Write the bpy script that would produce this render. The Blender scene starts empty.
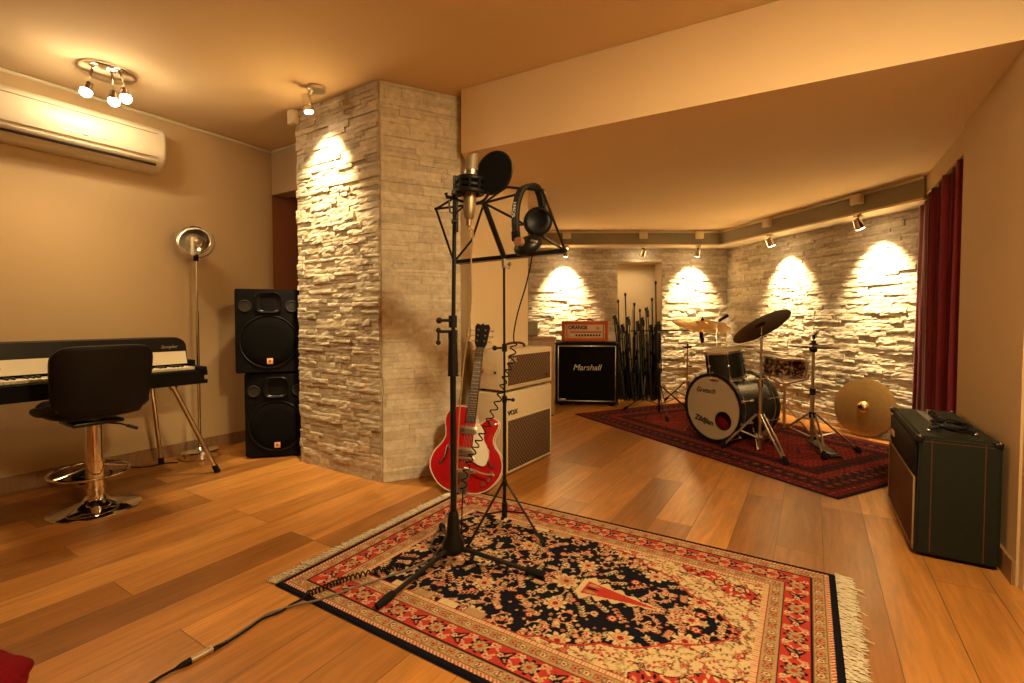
import bpy, bmesh, math, random
import numpy as np
from mathutils import Vector, Matrix, Euler, noise
PI = math.pi
sc = bpy.context.scene
COL = sc.collection
random.seed(7)

# ------------------------------------------------------------------ camera
H = 1.05
PITCH = math.radians(1.8)
F = 480.0
cd = bpy.data.cameras.new('camera')
cd.sensor_width = 36.0
cd.lens = F / 1024 * 36.0
cd.shift_y = -8.4 / 1024
cd.clip_start = 0.05
cam = bpy.data.objects.new('camera', cd)
COL.objects.link(cam)
cam.location = (0, 0, H)
cam.rotation_euler = (PI / 2 - PITCH, 0, 0)
sc.camera = cam

def ray(x, y):
    u = (x - 512) / F
    v = -(y - 333.1) / F
    return Vector((u, math.cos(PITCH) + v * math.sin(PITCH), -math.sin(PITCH) + v * math.cos(PITCH)))

def at(x, y, Y):
    """the point at distance Y in front of the camera seen at photo pixel x, y"""
    r = ray(x, y)
    k = Y / r.y
    return Vector((r.x * k, Y, H + r.z * k))

def fl(x, y, z=0.0):
    r = ray(x, y)
    k = (z - H) / r.z
    return Vector((r.x * k, r.y * k, z))

# ------------------------------------------------------------------ materials
def nd(nt, t, **kw):
    n = nt.nodes.new(t)
    for k, v in kw.items():
        setattr(n, k, v)
    return n

def mat(name, col, rough=0.5, metal=0.0, var=0.12, scale=18.0, bump=0.0, bscale=120.0, coat=0.0, spec=0.5, sheen=0.0):
    m = bpy.data.materials.new(name)
    m.use_nodes = True
    nt = m.node_tree
    b = nt.nodes['Principled BSDF']
    tc = nd(nt, 'ShaderNodeTexCoord')
    nz = nd(nt, 'ShaderNodeTexNoise')
    nz.inputs['Scale'].default_value = scale
    nz.inputs['Detail'].default_value = 4
    nt.links.new(tc.outputs['Object'], nz.inputs['Vector'])
    mx = nd(nt, 'ShaderNodeMix', data_type='RGBA')
    mx.inputs['A'].default_value = (*[c * (1 - var) for c in col], 1)
    mx.inputs['B'].default_value = (*[min(1, c * (1 + var)) for c in col], 1)
    nt.links.new(nz.outputs['Fac'], mx.inputs['Factor'])
    nt.links.new(mx.outputs['Result'], b.inputs['Base Color'])
    b.inputs['Roughness'].default_value = rough
    b.inputs['Metallic'].default_value = metal
    b.inputs['Specular IOR Level'].default_value = spec
    if coat:
        b.inputs['Coat Weight'].default_value = coat
        b.inputs['Coat Roughness'].default_value = 0.08
    if sheen:
        b.inputs['Sheen Weight'].default_value = sheen
    if bump:
        n2 = nd(nt, 'ShaderNodeTexNoise')
        n2.inputs['Scale'].default_value = bscale
        n2.inputs['Detail'].default_value = 6
        nt.links.new(tc.outputs['Object'], n2.inputs['Vector'])
        bp = nd(nt, 'ShaderNodeBump')
        bp.inputs['Strength'].default_value = bump
        bp.inputs['Distance'].default_value = 0.01
        nt.links.new(n2.outputs['Fac'], bp.inputs['Height'])
        nt.links.new(bp.outputs['Normal'], b.inputs['Normal'])
    return m

def emis(name, col, strength):
    m = bpy.data.materials.new(name)
    m.use_nodes = True
    nt = m.node_tree
    b = nt.nodes['Principled BSDF']
    b.inputs['Base Color'].default_value = (*col, 1)
    b.inputs['Emission Color'].default_value = (*col, 1)
    b.inputs['Emission Strength'].default_value = strength
    return m

def stone_mat(name, c1, c2, c3):
    m = bpy.data.materials.new(name)
    m.use_nodes = True
    nt = m.node_tree
    b = nt.nodes['Principled BSDF']
    geo = nd(nt, 'ShaderNodeNewGeometry')
    cr = nd(nt, 'ShaderNodeValToRGB')
    cr.color_ramp.elements[0].color = (*c1, 1)
    cr.color_ramp.elements[1].color = (*c3, 1)
    e = cr.color_ramp.elements.new(0.5)
    e.color = (*c2, 1)
    nt.links.new(geo.outputs['Random Per Island'], cr.inputs['Fac'])
    tc = nd(nt, 'ShaderNodeTexCoord')
    nz = nd(nt, 'ShaderNodeTexNoise')
    nz.inputs['Scale'].default_value = 26
    nz.inputs['Detail'].default_value = 8
    nz.inputs['Roughness'].default_value = 0.65
    nt.links.new(tc.outputs['Object'], nz.inputs['Vector'])
    mr = nd(nt, 'ShaderNodeMapRange')
    mr.inputs['From Min'].default_value = 0.3
    mr.inputs['From Max'].default_value = 0.7
    mr.inputs['To Min'].default_value = 0.72
    mr.inputs['To Max'].default_value = 1.12
    nt.links.new(nz.outputs['Fac'], mr.inputs['Value'])
    mx = nd(nt, 'ShaderNodeMix', data_type='RGBA', blend_type='MULTIPLY')
    mx.inputs['Factor'].default_value = 1
    nt.links.new(cr.outputs['Color'], mx.inputs['A'])
    nt.links.new(mr.outputs['Result'], mx.inputs['B'])
    nt.links.new(mx.outputs['Result'], b.inputs['Base Color'])
    b.inputs['Roughness'].default_value = 0.9
    b.inputs['Specular IOR Level'].default_value = 0.2
    bp = nd(nt, 'ShaderNodeBump')
    bp.inputs['Strength'].default_value = 0.6
    bp.inputs['Distance'].default_value = 0.012
    nt.links.new(nz.outputs['Fac'], bp.inputs['Height'])
    nt.links.new(bp.outputs['Normal'], b.inputs['Normal'])
    return m

def floor_mat():
    m = bpy.data.materials.new('oak_boards')
    m.use_nodes = True
    nt = m.node_tree
    b = nt.nodes['Principled BSDF']
    L = nt.links.new
    tc = nd(nt, 'ShaderNodeTexCoord')
    mp = nd(nt, 'ShaderNodeMapping', vector_type='POINT')
    mp.inputs['Rotation'].default_value = (0, 0, -math.radians(58.0))
    mp.inputs['Location'].default_value = (0.35, 0.06, 0)
    L(tc.outputs['Object'], mp.inputs['Vector'])
    br = nd(nt, 'ShaderNodeTexBrick', offset=0.37, offset_frequency=3, squash=1.0)
    br.inputs['Color1'].default_value = (0, 0, 0, 1)
    br.inputs['Color2'].default_value = (1, 1, 1, 1)
    br.inputs['Mortar'].default_value = (0.5, 0.5, 0.5, 1)
    br.inputs['Scale'].default_value = 1.0
    br.inputs['Mortar Size'].default_value = 0.0016
    br.inputs['Mortar Smooth'].default_value = 0.1
    br.inputs['Bias'].default_value = 0.0
    br.inputs['Brick Width'].default_value = 1.75
    br.inputs['Row Height'].default_value = 0.185
    L(mp.outputs['Vector'], br.inputs['Vector'])
    ramp = nd(nt, 'ShaderNodeValToRGB')
    cr = ramp.color_ramp
    cr.elements[0].position = 0.0
    cr.elements[0].color = (0.26, 0.100, 0.021, 1)
    cr.elements[1].position = 1.0
    cr.elements[1].color = (0.60, 0.285, 0.072, 1)
    for p, c in ((0.3, (0.37, 0.15, 0.032)), (0.6, (0.52, 0.228, 0.053)), (0.8, (0.44, 0.185, 0.040))):
        e = cr.elements.new(p)
        e.color = (*c, 1)
    L(br.outputs['Color'], ramp.inputs['Fac'])
    # offset the grain per board, then stretch it along the board
    sep = nd(nt, 'ShaderNodeSeparateXYZ')
    L(mp.outputs['Vector'], sep.inputs['Vector'])
    mul = nd(nt, 'ShaderNodeMath', operation='MULTIPLY')
    mul.inputs[1].default_value = 37.0
    sc_ = nd(nt, 'ShaderNodeSeparateColor')
    L(br.outputs['Color'], sc_.inputs['Color'])
    L(sc_.outputs['Red'], mul.inputs[0])
    mx1 = nd(nt, 'ShaderNodeMath', operation='MULTIPLY')
    mx1.inputs[1].default_value = 0.9
    L(sep.outputs['X'], mx1.inputs[0])
    my1 = nd(nt, 'ShaderNodeMath', operation='MULTIPLY')
    my1.inputs[1].default_value = 9.0
    L(sep.outputs['Y'], my1.inputs[0])
    cmb = nd(nt, 'ShaderNodeCombineXYZ')
    L(mx1.outputs[0], cmb.inputs['X'])
    L(my1.outputs[0], cmb.inputs['Y'])
    L(mul.outputs[0], cmb.inputs['Z'])
    n1 = nd(nt, 'ShaderNodeTexNoise')
    n1.inputs['Scale'].default_value = 1.6
    n1.inputs['Detail'].default_value = 8
    n1.inputs['Roughness'].default_value = 0.6
    n1.inputs['Distortion'].default_value = 1.2
    L(cmb.outputs['Vector'], n1.inputs['Vector'])
    n2 = nd(nt, 'ShaderNodeTexNoise')
    n2.inputs['Scale'].default_value = 9.0
    n2.inputs['Detail'].default_value = 6
    L(cmb.outputs['Vector'], n2.inputs['Vector'])
    mr = nd(nt, 'ShaderNodeMapRange')
    mr.inputs['From Min'].default_value = 0.3
    mr.inputs['From Max'].default_value = 0.7
    mr.inputs['To Min'].default_value = 0.7
    mr.inputs['To Max'].default_value = 1.22
    L(n1.outputs['Fac'], mr.inputs['Value'])
    mr2 = nd(nt, 'ShaderNodeMapRange')
    mr2.inputs['From Min'].default_value = 0.3
    mr2.inputs['From Max'].default_value = 0.7
    mr2.inputs['To Min'].default_value = 0.88
    mr2.inputs['To Max'].default_value = 1.08
    L(n2.outputs['Fac'], mr2.inputs['Value'])
    m1 = nd(nt, 'ShaderNodeMix', data_type='RGBA', blend_type='MULTIPLY')
    m1.inputs['Factor'].default_value = 1
    L(ramp.outputs['Color'], m1.inputs['A'])
    L(mr.outputs['Result'], m1.inputs['B'])
    m2 = nd(nt, 'ShaderNodeMix', data_type='RGBA', blend_type='MULTIPLY')
    m2.inputs['Factor'].default_value = 1
    L(m1.outputs['Result'], m2.inputs['A'])
    L(mr2.outputs['Result'], m2.inputs['B'])
    m3 = nd(nt, 'ShaderNodeMix', data_type='RGBA')
    m3.inputs['B'].default_value = (0.12, 0.055, 0.02, 1)
    L(br.outputs['Fac'], m3.inputs['Factor'])
    L(m2.outputs['Result'], m3.inputs['A'])
    L(m3.outputs['Result'], b.inputs['Base Color'])
    b.inputs['Roughness'].default_value = 0.33
    b.inputs['Specular IOR Level'].default_value = 0.38
    bp = nd(nt, 'ShaderNodeBump')
    bp.inputs['Strength'].default_value = 0.25
    bp.inputs['Distance'].default_value = 0.002
    inv = nd(nt, 'ShaderNodeMath', operation='SUBTRACT')
    inv.inputs[0].default_value = 1
    L(br.outputs['Fac'], inv.inputs[1])
    L(inv.outputs[0], bp.inputs['Height'])
    L(bp.outputs['Normal'], b.inputs['Normal'])
    return m

def attr_mat(name, rough=0.95, bump=0.25):
    m = bpy.data.materials.new(name)
    m.use_nodes = True
    nt = m.node_tree
    b = nt.nodes['Principled BSDF']
    a = nd(nt, 'ShaderNodeAttribute', attribute_name='weave')
    tc = nd(nt, 'ShaderNodeTexCoord')
    nz = nd(nt, 'ShaderNodeTexNoise')
    nz.inputs['Scale'].default_value = 220
    nt.links.new(tc.outputs['Object'], nz.inputs['Vector'])
    mr = nd(nt, 'ShaderNodeMapRange')
    mr.inputs['To Min'].default_value = 0.75
    mr.inputs['To Max'].default_value = 1.2
    nt.links.new(nz.outputs['Fac'], mr.inputs['Value'])
    mx = nd(nt, 'ShaderNodeMix', data_type='RGBA', blend_type='MULTIPLY')
    mx.inputs['Factor'].default_value = 1
    nt.links.new(a.outputs['Color'], mx.inputs['A'])
    nt.links.new(mr.outputs['Result'], mx.inputs['B'])
    nt.links.new(mx.outputs['Result'], b.inputs['Base Color'])
    b.inputs['Roughness'].default_value = rough
    b.inputs['Specular IOR Level'].default_value = 0.1
    bp = nd(nt, 'ShaderNodeBump')
    bp.inputs['Strength'].default_value = bump
    bp.inputs['Distance'].default_value = 0.003
    nt.links.new(nz.outputs['Fac'], bp.inputs['Height'])
    nt.links.new(bp.outputs['Normal'], b.inputs['Normal'])
    return m

def grille_mat(name, ca, cb, scale, rot=45):
    """woven speaker cloth: a diamond lattice of two colours"""
    m = bpy.data.materials.new(name)
    m.use_nodes = True
    nt = m.node_tree
    L = nt.links.new
    b = nt.nodes['Principled BSDF']
    tc = nd(nt, 'ShaderNodeTexCoord')
    sep = nd(nt, 'ShaderNodeSeparateXYZ')
    L(tc.outputs['Object'], sep.inputs['Vector'])
    outs = []
    for op in ('ADD', 'SUBTRACT'):
        s = nd(nt, 'ShaderNodeMath', operation=op)
        L(sep.outputs['X'], s.inputs[0])
        L(sep.outputs['Z'], s.inputs[1])
        k = nd(nt, 'ShaderNodeMath', operation='MULTIPLY')
        k.inputs[1].default_value = scale
        L(s.outputs[0], k.inputs[0])
        fr = nd(nt, 'ShaderNodeMath', operation='FRACT')
        L(k.outputs[0], fr.inputs[0])
        lt = nd(nt, 'ShaderNodeMath', operation='LESS_THAN')
        lt.inputs[1].default_value = 0.22
        L(fr.outputs[0], lt.inputs[0])
        outs.append(lt)
    mxm = nd(nt, 'ShaderNodeMath', operation='MAXIMUM')
    L(outs[0].outputs[0], mxm.inputs[0])
    L(outs[1].outputs[0], mxm.inputs[1])
    mx = nd(nt, 'ShaderNodeMix', data_type='RGBA')
    mx.inputs['A'].default_value = (*ca, 1)
    mx.inputs['B'].default_value = (*cb, 1)
    L(mxm.outputs[0], mx.inputs['Factor'])
    L(mx.outputs['Result'], b.inputs['Base Color'])
    b.inputs['Roughness'].default_value = 0.85
    return m

def glitter_mat(name):
    m = bpy.data.materials.new(name)
    m.use_nodes = True
    nt = m.node_tree
    L = nt.links.new
    b = nt.nodes['Principled BSDF']
    tc = nd(nt, 'ShaderNodeTexCoord')
    v = nd(nt, 'ShaderNodeTexVoronoi')
    v.inputs['Scale'].default_value = 55
    L(tc.outputs['Object'], v.inputs['Vector'])
    cr = nd(nt, 'ShaderNodeValToRGB')
    cr.color_ramp.elements[0].color = (0.02, 0.008, 0.004, 1)
    cr.color_ramp.elements[1].color = (0.65, 0.42, 0.22, 1)
    e = cr.color_ramp.elements.new(0.55)
    e.color = (0.12, 0.045, 0.02, 1)
    s = nd(nt, 'ShaderNodeSeparateColor')
    L(v.outputs['Color'], s.inputs['Color'])
    L(s.outputs['Red'], cr.inputs['Fac'])
    L(cr.outputs['Color'], b.inputs['Base Color'])
    b.inputs['Roughness'].default_value = 0.25
    b.inputs['Metallic'].default_value = 0.4
    return m

def wood_mat(name, c1, c2, axis_scale=(2, 2, 14), rough=0.5):
    m = bpy.data.materials.new(name)
    m.use_nodes = True
    nt = m.node_tree
    L = nt.links.new
    b = nt.nodes['Principled BSDF']
    tc = nd(nt, 'ShaderNodeTexCoord')
    mp = nd(nt, 'ShaderNodeMapping')
    mp.inputs['Scale'].default_value = axis_scale
    L(tc.outputs['Object'], mp.inputs['Vector'])
    n = nd(nt, 'ShaderNodeTexNoise')
    n.inputs['Scale'].default_value = 3
    n.inputs['Detail'].default_value = 7
    n.inputs['Distortion'].default_value = 0.8
    L(mp.outputs['Vector'], n.inputs['Vector'])
    cr = nd(nt, 'ShaderNodeValToRGB')
    cr.color_ramp.elements[0].position = 0.3
    cr.color_ramp.elements[0].color = (*c1, 1)
    cr.color_ramp.elements[1].position = 0.7
    cr.color_ramp.elements[1].color = (*c2, 1)
    L(n.outputs['Fac'], cr.inputs['Fac'])
    L(cr.outputs['Color'], b.inputs['Base Color'])
    b.inputs['Roughness'].default_value = rough
    return m

M = dict(
    floor=floor_mat(),
    wall=mat('beige_plaster', (0.57, 0.41, 0.22), 0.9, var=0.04, scale=3, bump=0.08, bscale=180, spec=0.2),
    wall_light=mat('cream_plaster', (0.83, 0.67, 0.43), 0.9, var=0.03, scale=3, bump=0.08, bscale=180, spec=0.2),
    ceiling=mat('ceiling_paint', (0.75, 0.57, 0.335), 0.9, var=0.03, scale=2, spec=0.2),
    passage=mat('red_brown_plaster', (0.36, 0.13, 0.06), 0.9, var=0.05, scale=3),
    band=mat('grey_band_paint', (0.30, 0.27, 0.21), 0.8, var=0.04, scale=4),
    cream=mat('cream_trim', (0.76, 0.66, 0.46), 0.5, var=0.03),
    base=wood_mat('baseboard_wood', (0.24, 0.13, 0.055), (0.34, 0.19, 0.085), (14, 14, 2)),
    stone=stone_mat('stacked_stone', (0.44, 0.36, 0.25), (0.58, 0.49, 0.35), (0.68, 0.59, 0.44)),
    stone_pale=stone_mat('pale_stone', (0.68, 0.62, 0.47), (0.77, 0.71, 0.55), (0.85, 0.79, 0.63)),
    black=mat('black_paint', (0.006, 0.0055, 0.0055), 0.40, var=0.2, spec=0.3),
    satin=mat('satin_black_steel', (0.006, 0.0055, 0.0055), 0.32, var=0.2, spec=0.35),
    rubber=mat('black_rubber', (0.008, 0.007, 0.007), 0.8, var=0.2, spec=0.2),
    leather=mat('black_leather', (0.006, 0.0055, 0.005), 0.5, var=0.2, bump=0.15, bscale=260, spec=0.25),
    tolex=mat('black_tolex', (0.006, 0.0055, 0.0055), 0.6, var=0.25, bump=0.35, bscale=400, spec=0.12),
    tolex_green=mat('dark_green_tolex', (0.012, 0.0135, 0.007), 0.6, var=0.2, bump=0.35, bscale=400, spec=0.22),
    tolex_cream=mat('cream_tolex', (0.70, 0.60, 0.40), 0.6, var=0.05, bump=0.25, bscale=400),
    tolex_orange=mat('orange_tolex', (0.55, 0.10, 0.015), 0.55, var=0.1, bump=0.3, bscale=400),
    cloth_black=mat('black_speaker_cloth', (0.005, 0.0045, 0.0042), 0.9, var=0.4, scale=300, spec=0.1),
    cloth_brown=grille_mat('brown_diamond_cloth', (0.055, 0.026, 0.012), (0.20, 0.115, 0.052), 30),
    cloth_rust=mat('rust_speaker_cloth', (0.10, 0.036, 0.016), 0.9, var=0.3, scale=250, spec=0.2),
    chrome=mat('chrome', (0.80, 0.78, 0.74), 0.10, metal=1.0, var=0.03),
    nickel=mat('brushed_nickel', (0.62, 0.57, 0.47), 0.28, metal=1.0, var=0.05),
    brass=mat('cymbal_bronze', (0.66, 0.44, 0.17), 0.40, metal=1.0, var=0.12, scale=30, bump=0.05, bscale=60),
    brass_dark=mat('dark_cymbal_bronze', (0.055, 0.032, 0.018), 0.36, metal=0.9, var=0.15, scale=30),
    copper=mat('copper_cap', (0.72, 0.42, 0.24), 0.3, metal=0.8, var=0.05),
    gold=mat('champagne_metal', (0.40, 0.32, 0.20), 0.42, metal=0.85, var=0.05),
    mesh=mat('mic_mesh', (0.22, 0.17, 0.10), 0.6, metal=0.4, var=0.35, scale=400),
    red=mat('cherry_red_lacquer', (0.42, 0.008, 0.012), 0.16, var=0.08, scale=6, coat=0.6),
    white=mat('aged_white_plastic', (0.74, 0.68, 0.54), 0.35, var=0.04),
    ivory=mat('ivory_keys', (0.80, 0.72, 0.54), 0.3, var=0.04),
    ebony=wood_mat('rosewood', (0.022, 0.012, 0.008), (0.05, 0.028, 0.016), (20, 20, 2)),
    curtain=mat('red_velvet', (0.15, 0.006, 0.010), 0.95, var=0.3, scale=8, sheen=0.25, bump=0.1),
    redcloth=mat('red_cloth', (0.17, 0.004, 0.008), 0.95, var=0.25, scale=14, bump=0.3, bscale=90, spec=0.1),
    crate=wood_mat('light_wood', (0.33, 0.19, 0.085), (0.46, 0.28, 0.14), (12, 12, 2)),
    drum=mat('dark_green_lacquer', (0.016, 0.018, 0.011), 0.25, var=0.15, scale=10, spec=0.4),
    head=mat('cream_drum_head', (0.43, 0.34, 0.225), 0.5, var=0.05, scale=8),
    glitter=glitter_mat('tortoise_glitter'),
    fringe=mat('cream_cotton', (0.72, 0.64, 0.46), 0.95, var=0.15, scale=60),
    rug=attr_mat('knotted_wool'),
    ink=mat('black_ink', (0.015, 0.012, 0.010), 0.6, var=0.1),
    grey=mat('grey_cable_jacket', (0.16, 0.135, 0.10), 0.6, var=0.15),
    tan=mat('tan_cable_jacket', (0.28, 0.17, 0.075), 0.6, var=0.15),
    acwhite=mat('ac_plastic', (0.66, 0.57, 0.40), 0.4, var=0.02),
    dark=mat('dark_recess', (0.02, 0.014, 0.010), 0.8, var=0.1),
    badge=mat('pale_orange_badge', (0.85, 0.50, 0.26), 0.5, var=0.05),
    plate=mat('cream_control_plate', (0.72, 0.48, 0.27), 0.45, var=0.05),
    bulb=emis('warm_bulb', (1.0, 0.80, 0.5), 60.0),
    lens=emis('warm_lens', (1.0, 0.78, 0.48), 14.0),
)

# ------------------------------------------------------------------ mesh builder
def frame_from_dir(d):
    d = Vector(d).normalized()
    up = Vector((0, 0, 1)) if abs(d.z) < 0.95 else Vector((0, 1, 0))
    x = up.cross(d).normalized()
    y = d.cross(x)
    return Matrix((x, y, d)).transposed().to_4x4()

class MB:
    def __init__(s):
        s.bm = bmesh.new()
    def _merge(s, t, Mx=None, mi=0):
        if Mx is not None:
            bmesh.ops.transform(t, matrix=Mx, verts=t.verts)
        for f in t.faces:
            f.material_index = mi
        me = bpy.data.meshes.new('tmp')
        t.to_mesh(me)
        t.free()
        s.bm.from_mesh(me)
        bpy.data.meshes.remove(me)
        return s
    def box(s, c, size, rot=(0, 0, 0), bev=0.0, seg=2, mi=0, taper=None):
        t = bmesh.new()
        bmesh.ops.create_cube(t, size=1.0)
        bmesh.ops.scale(t, vec=size, verts=t.verts)
        if taper:
            for v in t.verts:
                if v.co.z > 0:
                    v.co.x *= taper[0]
                    v.co.y *= taper[1]
        if bev:
            bmesh.ops.bevel(t, geom=t.edges[:], offset=bev, segments=seg, affect='EDGES', profile=0.5)
        return s._merge(t, Matrix.Translation(c) @ Euler(rot).to_matrix().to_4x4(), mi)
    def cyl(s, p0, p1, r0, r1=None, n=16, caps=True, mi=0):
        p0, p1 = Vector(p0), Vector(p1)
        r1 = r0 if r1 is None else r1
        t = bmesh.new()
        bmesh.ops.create_cone(t, cap_ends=caps, segments=n, radius1=r0, radius2=r1, depth=(p1 - p0).length)
        return s._merge(t, Matrix.Translation((p0 + p1) / 2) @ frame_from_dir(p1 - p0), mi)
    def tube(s, pts, r, n=8, closed=False, mi=0):
        pts = [Vector(p) for p in pts]
        N = len(pts)
        rr = r if isinstance(r, (list, tuple)) else [r] * N
        t = bmesh.new()
        rings = []
        tang = []
        for i in range(N):
            if closed:
                d = pts[(i + 1) % N] - pts[i - 1]
            else:
                d = pts[min(i + 1, N - 1)] - pts[max(i - 1, 0)]
            tang.append(d.normalized() if d.length > 1e-9 else Vector((0, 0, 1)))
        x = tang[0].orthogonal().normalized()
        for i in range(N):
            x = (x - tang[i] * x.dot(tang[i]))
            x = x.normalized() if x.length > 1e-6 else tang[i].orthogonal().normalized()
            y = tang[i].cross(x)
            rings.append([t.verts.new(pts[i] + (x * math.cos(2 * PI * k / n) + y * math.sin(2 * PI * k / n)) * rr[i]) for k in range(n)])
        for i in range(N if closed else N - 1):
            a, b = rings[i], rings[(i + 1) % N]
            for k in range(n):
                t.faces.new((a[k], a[(k + 1) % n], b[(k + 1) % n], b[k]))
        if not closed:
            t.faces.new(rings[0][::-1])
            t.faces.new(rings[-1])
        return s._merge(t, None, mi)
    def lathe(s, prof, n=32, Mx=None, mi=0):
        """profile of (r, z) spun about z"""
        t = bmesh.new()
        rings = []
        for r, z in prof:
            if r < 1e-6:
                rings.append([t.verts.new((0, 0, z))])
            else:
                rings.append([t.verts.new((r * math.cos(2 * PI * k / n), r * math.sin(2 * PI * k / n), z)) for k in range(n)])
        for a, b in zip(rings, rings[1:]):
            for k in range(n):
                q = (a[k % len(a)], a[(k + 1) % len(a)], b[(k + 1) % len(b)], b[k % len(b)])
                u = []
                for v in q:
                    if v not in u:
                        u.append(v)
                if len(u) >= 3:
                    try:
                        t.faces.new(u)
                    except ValueError:
                        pass
        bmesh.ops.recalc_face_normals(t, faces=t.faces)
        return s._merge(t, Mx, mi)
    def sph(s, c, r, sc_=(1, 1, 1), n=16, mi=0):
        t = bmesh.new()
        bmesh.ops.create_uvsphere(t, u_segments=n, v_segments=max(6, n // 2), radius=r)
        return s._merge(t, Matrix.Translation(c) @ Matrix.Diagonal((*sc_, 1)), mi)
    def prism(s, outline, th, Mx=None, bev=0.0, mi=0):
        """outline in local x-z, extruded along local +y by th (front at y = 0)"""
        t = bmesh.new()
        vs = [t.verts.new((x, 0, z)) for x, z in outline]
        f = t.faces.new(vs)
        ex = bmesh.ops.extrude_face_region(t, geom=[f])
        nv = [g for g in ex['geom'] if isinstance(g, bmesh.types.BMVert)]
        bmesh.ops.translate(t, verts=nv, vec=(0, th, 0))
        bmesh.ops.recalc_face_normals(t, faces=t.faces)
        if bev:
            es = [e for e in t.edges if abs(e.verts[0].co.y - e.verts[1].co.y) < 1e-6]
            bmesh.ops.bevel(t, geom=es, offset=bev, segments=2, affect='EDGES')
        return s._merge(t, Mx, mi)
    def torus(s, c, R, r, Mx=None, n=32, m=8, mi=0):
        pts = [Vector((R * math.cos(2 * PI * k / n), R * math.sin(2 * PI * k / n), 0)) for k in range(n)]
        X = Matrix.Translation(c) @ (Mx if Mx is not None else Matrix())
        return s.tube([X @ p for p in pts], r, m, True, mi)
    def build(s, name, m, parent=None, angle=35, smooth=True):
        me = bpy.data.meshes.new(name)
        bmesh.ops.recalc_face_normals(s.bm, faces=s.bm.faces)
        s.bm.to_mesh(me)
        s.bm.free()
        for mm in (m if isinstance(m, (list, tuple)) else [m]):
            me.materials.append(M[mm] if isinstance(mm, str) else mm)
        if smooth:
            me.polygons.foreach_set('use_smooth', [True] * len(me.polygons))
            me.set_sharp_from_angle(angle=math.radians(angle))
        o = bpy.data.objects.new(name, me)
        COL.objects.link(o)
        if parent is not None:
            o.parent = parent
        return o

def thing(name, label, cat, loc=(0, 0, 0), rz=0.0, group=None):
    o = bpy.data.objects.new(name, None)
    o.empty_display_size = 0.1
    COL.objects.link(o)
    o.location = loc
    o.rotation_euler = (0, 0, rz)
    tag(o, label, cat, group)
    return o

def tag(o, label, cat, group=None):
    o['label'] = label
    o['category'] = cat
    if group:
        o['group'] = group
    return o

def struct(o):
    o['kind'] = 'structure'
    return o

def copy_tree(o, parent=None):
    kids = list(o.children)
    c = o.copy()
    COL.objects.link(c)
    if parent is not None:
        c.parent = parent
    for k in kids:
        copy_tree(k, c)
    return c

def text(body, size, name, m, parent, loc, rot=(PI / 2, 0, 0), ext=0.0008, shear=0.0, sx=1.0, align='CENTER', bold=0.0):
    cu = bpy.data.curves.new('txt', 'FONT')
    cu.body = body
    cu.size = size
    cu.extrude = ext
    cu.shear = shear
    cu.offset = bold
    cu.align_x = align
    cu.align_y = 'CENTER'
    t = bpy.data.objects.new('txt', cu)
    COL.objects.link(t)
    dg = bpy.context.evaluated_depsgraph_get()
    me = bpy.data.meshes.new_from_object(t.evaluated_get(dg))
    bpy.data.objects.remove(t)
    me.name = name
    me.materials.clear()
    me.materials.append(M[m])
    me.transform(Matrix.Translation(loc) @ Euler(rot).to_matrix().to_4x4() @ Matrix.Diagonal((sx, 1, 1, 1)))
    o = bpy.data.objects.new(name, me)
    COL.objects.link(o)
    o.parent = parent
    return o

def catmull(pts, k=6, closed=False):
    P = [Vector(p) for p in pts]
    n = len(P)
    out = []
    for i in range(n if closed else n - 1):
        if closed:
            p0, p1, p2, p3 = P[i - 1], P[i], P[(i + 1) % n], P[(i + 2) % n]
        else:
            p0, p1, p2, p3 = P[max(i - 1, 0)], P[i], P[i + 1], P[min(i + 2, n - 1)]
        for j in range(k):
            t = j / k
            out.append(0.5 * ((2 * p1) + (p2 - p0) * t + (2 * p0 - 5 * p1 + 4 * p2 - p3) * t * t + (3 * p1 - p0 - 3 * p2 + p3) * t ** 3))
    if not closed:
        out.append(P[-1])
    return out

def light_spot(parent, loc, target, power, angle, blend=0.6, col=(1.0, 0.75, 0.40), size=0.02):
    ld = bpy.data.lights.new('spot_bulb', 'SPOT')
    ld.energy = power
    ld.color = col
    ld.spot_size = math.radians(angle)
    ld.spot_blend = blend
    ld.shadow_soft_size = size * 1.6
    o = bpy.data.objects.new('spot_bulb', ld)
    COL.objects.link(o)
    o.parent = parent
    o.location = loc
    o.rotation_euler = (Vector(target) - Vector(loc)).to_track_quat('-Z', 'Y').to_euler()
    return o

def feet(parent, dx, dy, h, r=0.018):
    for sx in (-1, 1):
        for sy in (-1, 1):
            q = MB()
            q.cyl((sx * dx, sy * dy, 0), (sx * dx, sy * dy, h), r, n=12)
            q.build('foot', 'rubber', parent)
# ------------------------------------------------------------------ the room
Z1, Z2 = 2.53, 2.12                       # main ceiling, dropped ceiling
RD = Vector((0.53, 0.848, 0))             # direction the side walls and boards run
RN = Vector((0.848, -0.53, 0))            # from the left side towards the right
WL0, WL1 = Vector((-3.037, 2.847, 0)), Vector((-2.132, 4.30, 0))
PA, PB, PC = Vector((-1.54, 3.50, 0)), Vector((-0.826, 3.04, 0)), Vector((-0.353, 3.27, 0))
FA, FB = Vector((-0.34, 3.16, 0)), Vector((1.99, 1.868, 0))
WR0 = Vector((2.032, 1.944, 0))            # a point of the right wall
YB = 6.2
K, E = Vector((2.777, YB, 0)), Vector((3.33, 3.82, 0))

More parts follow.
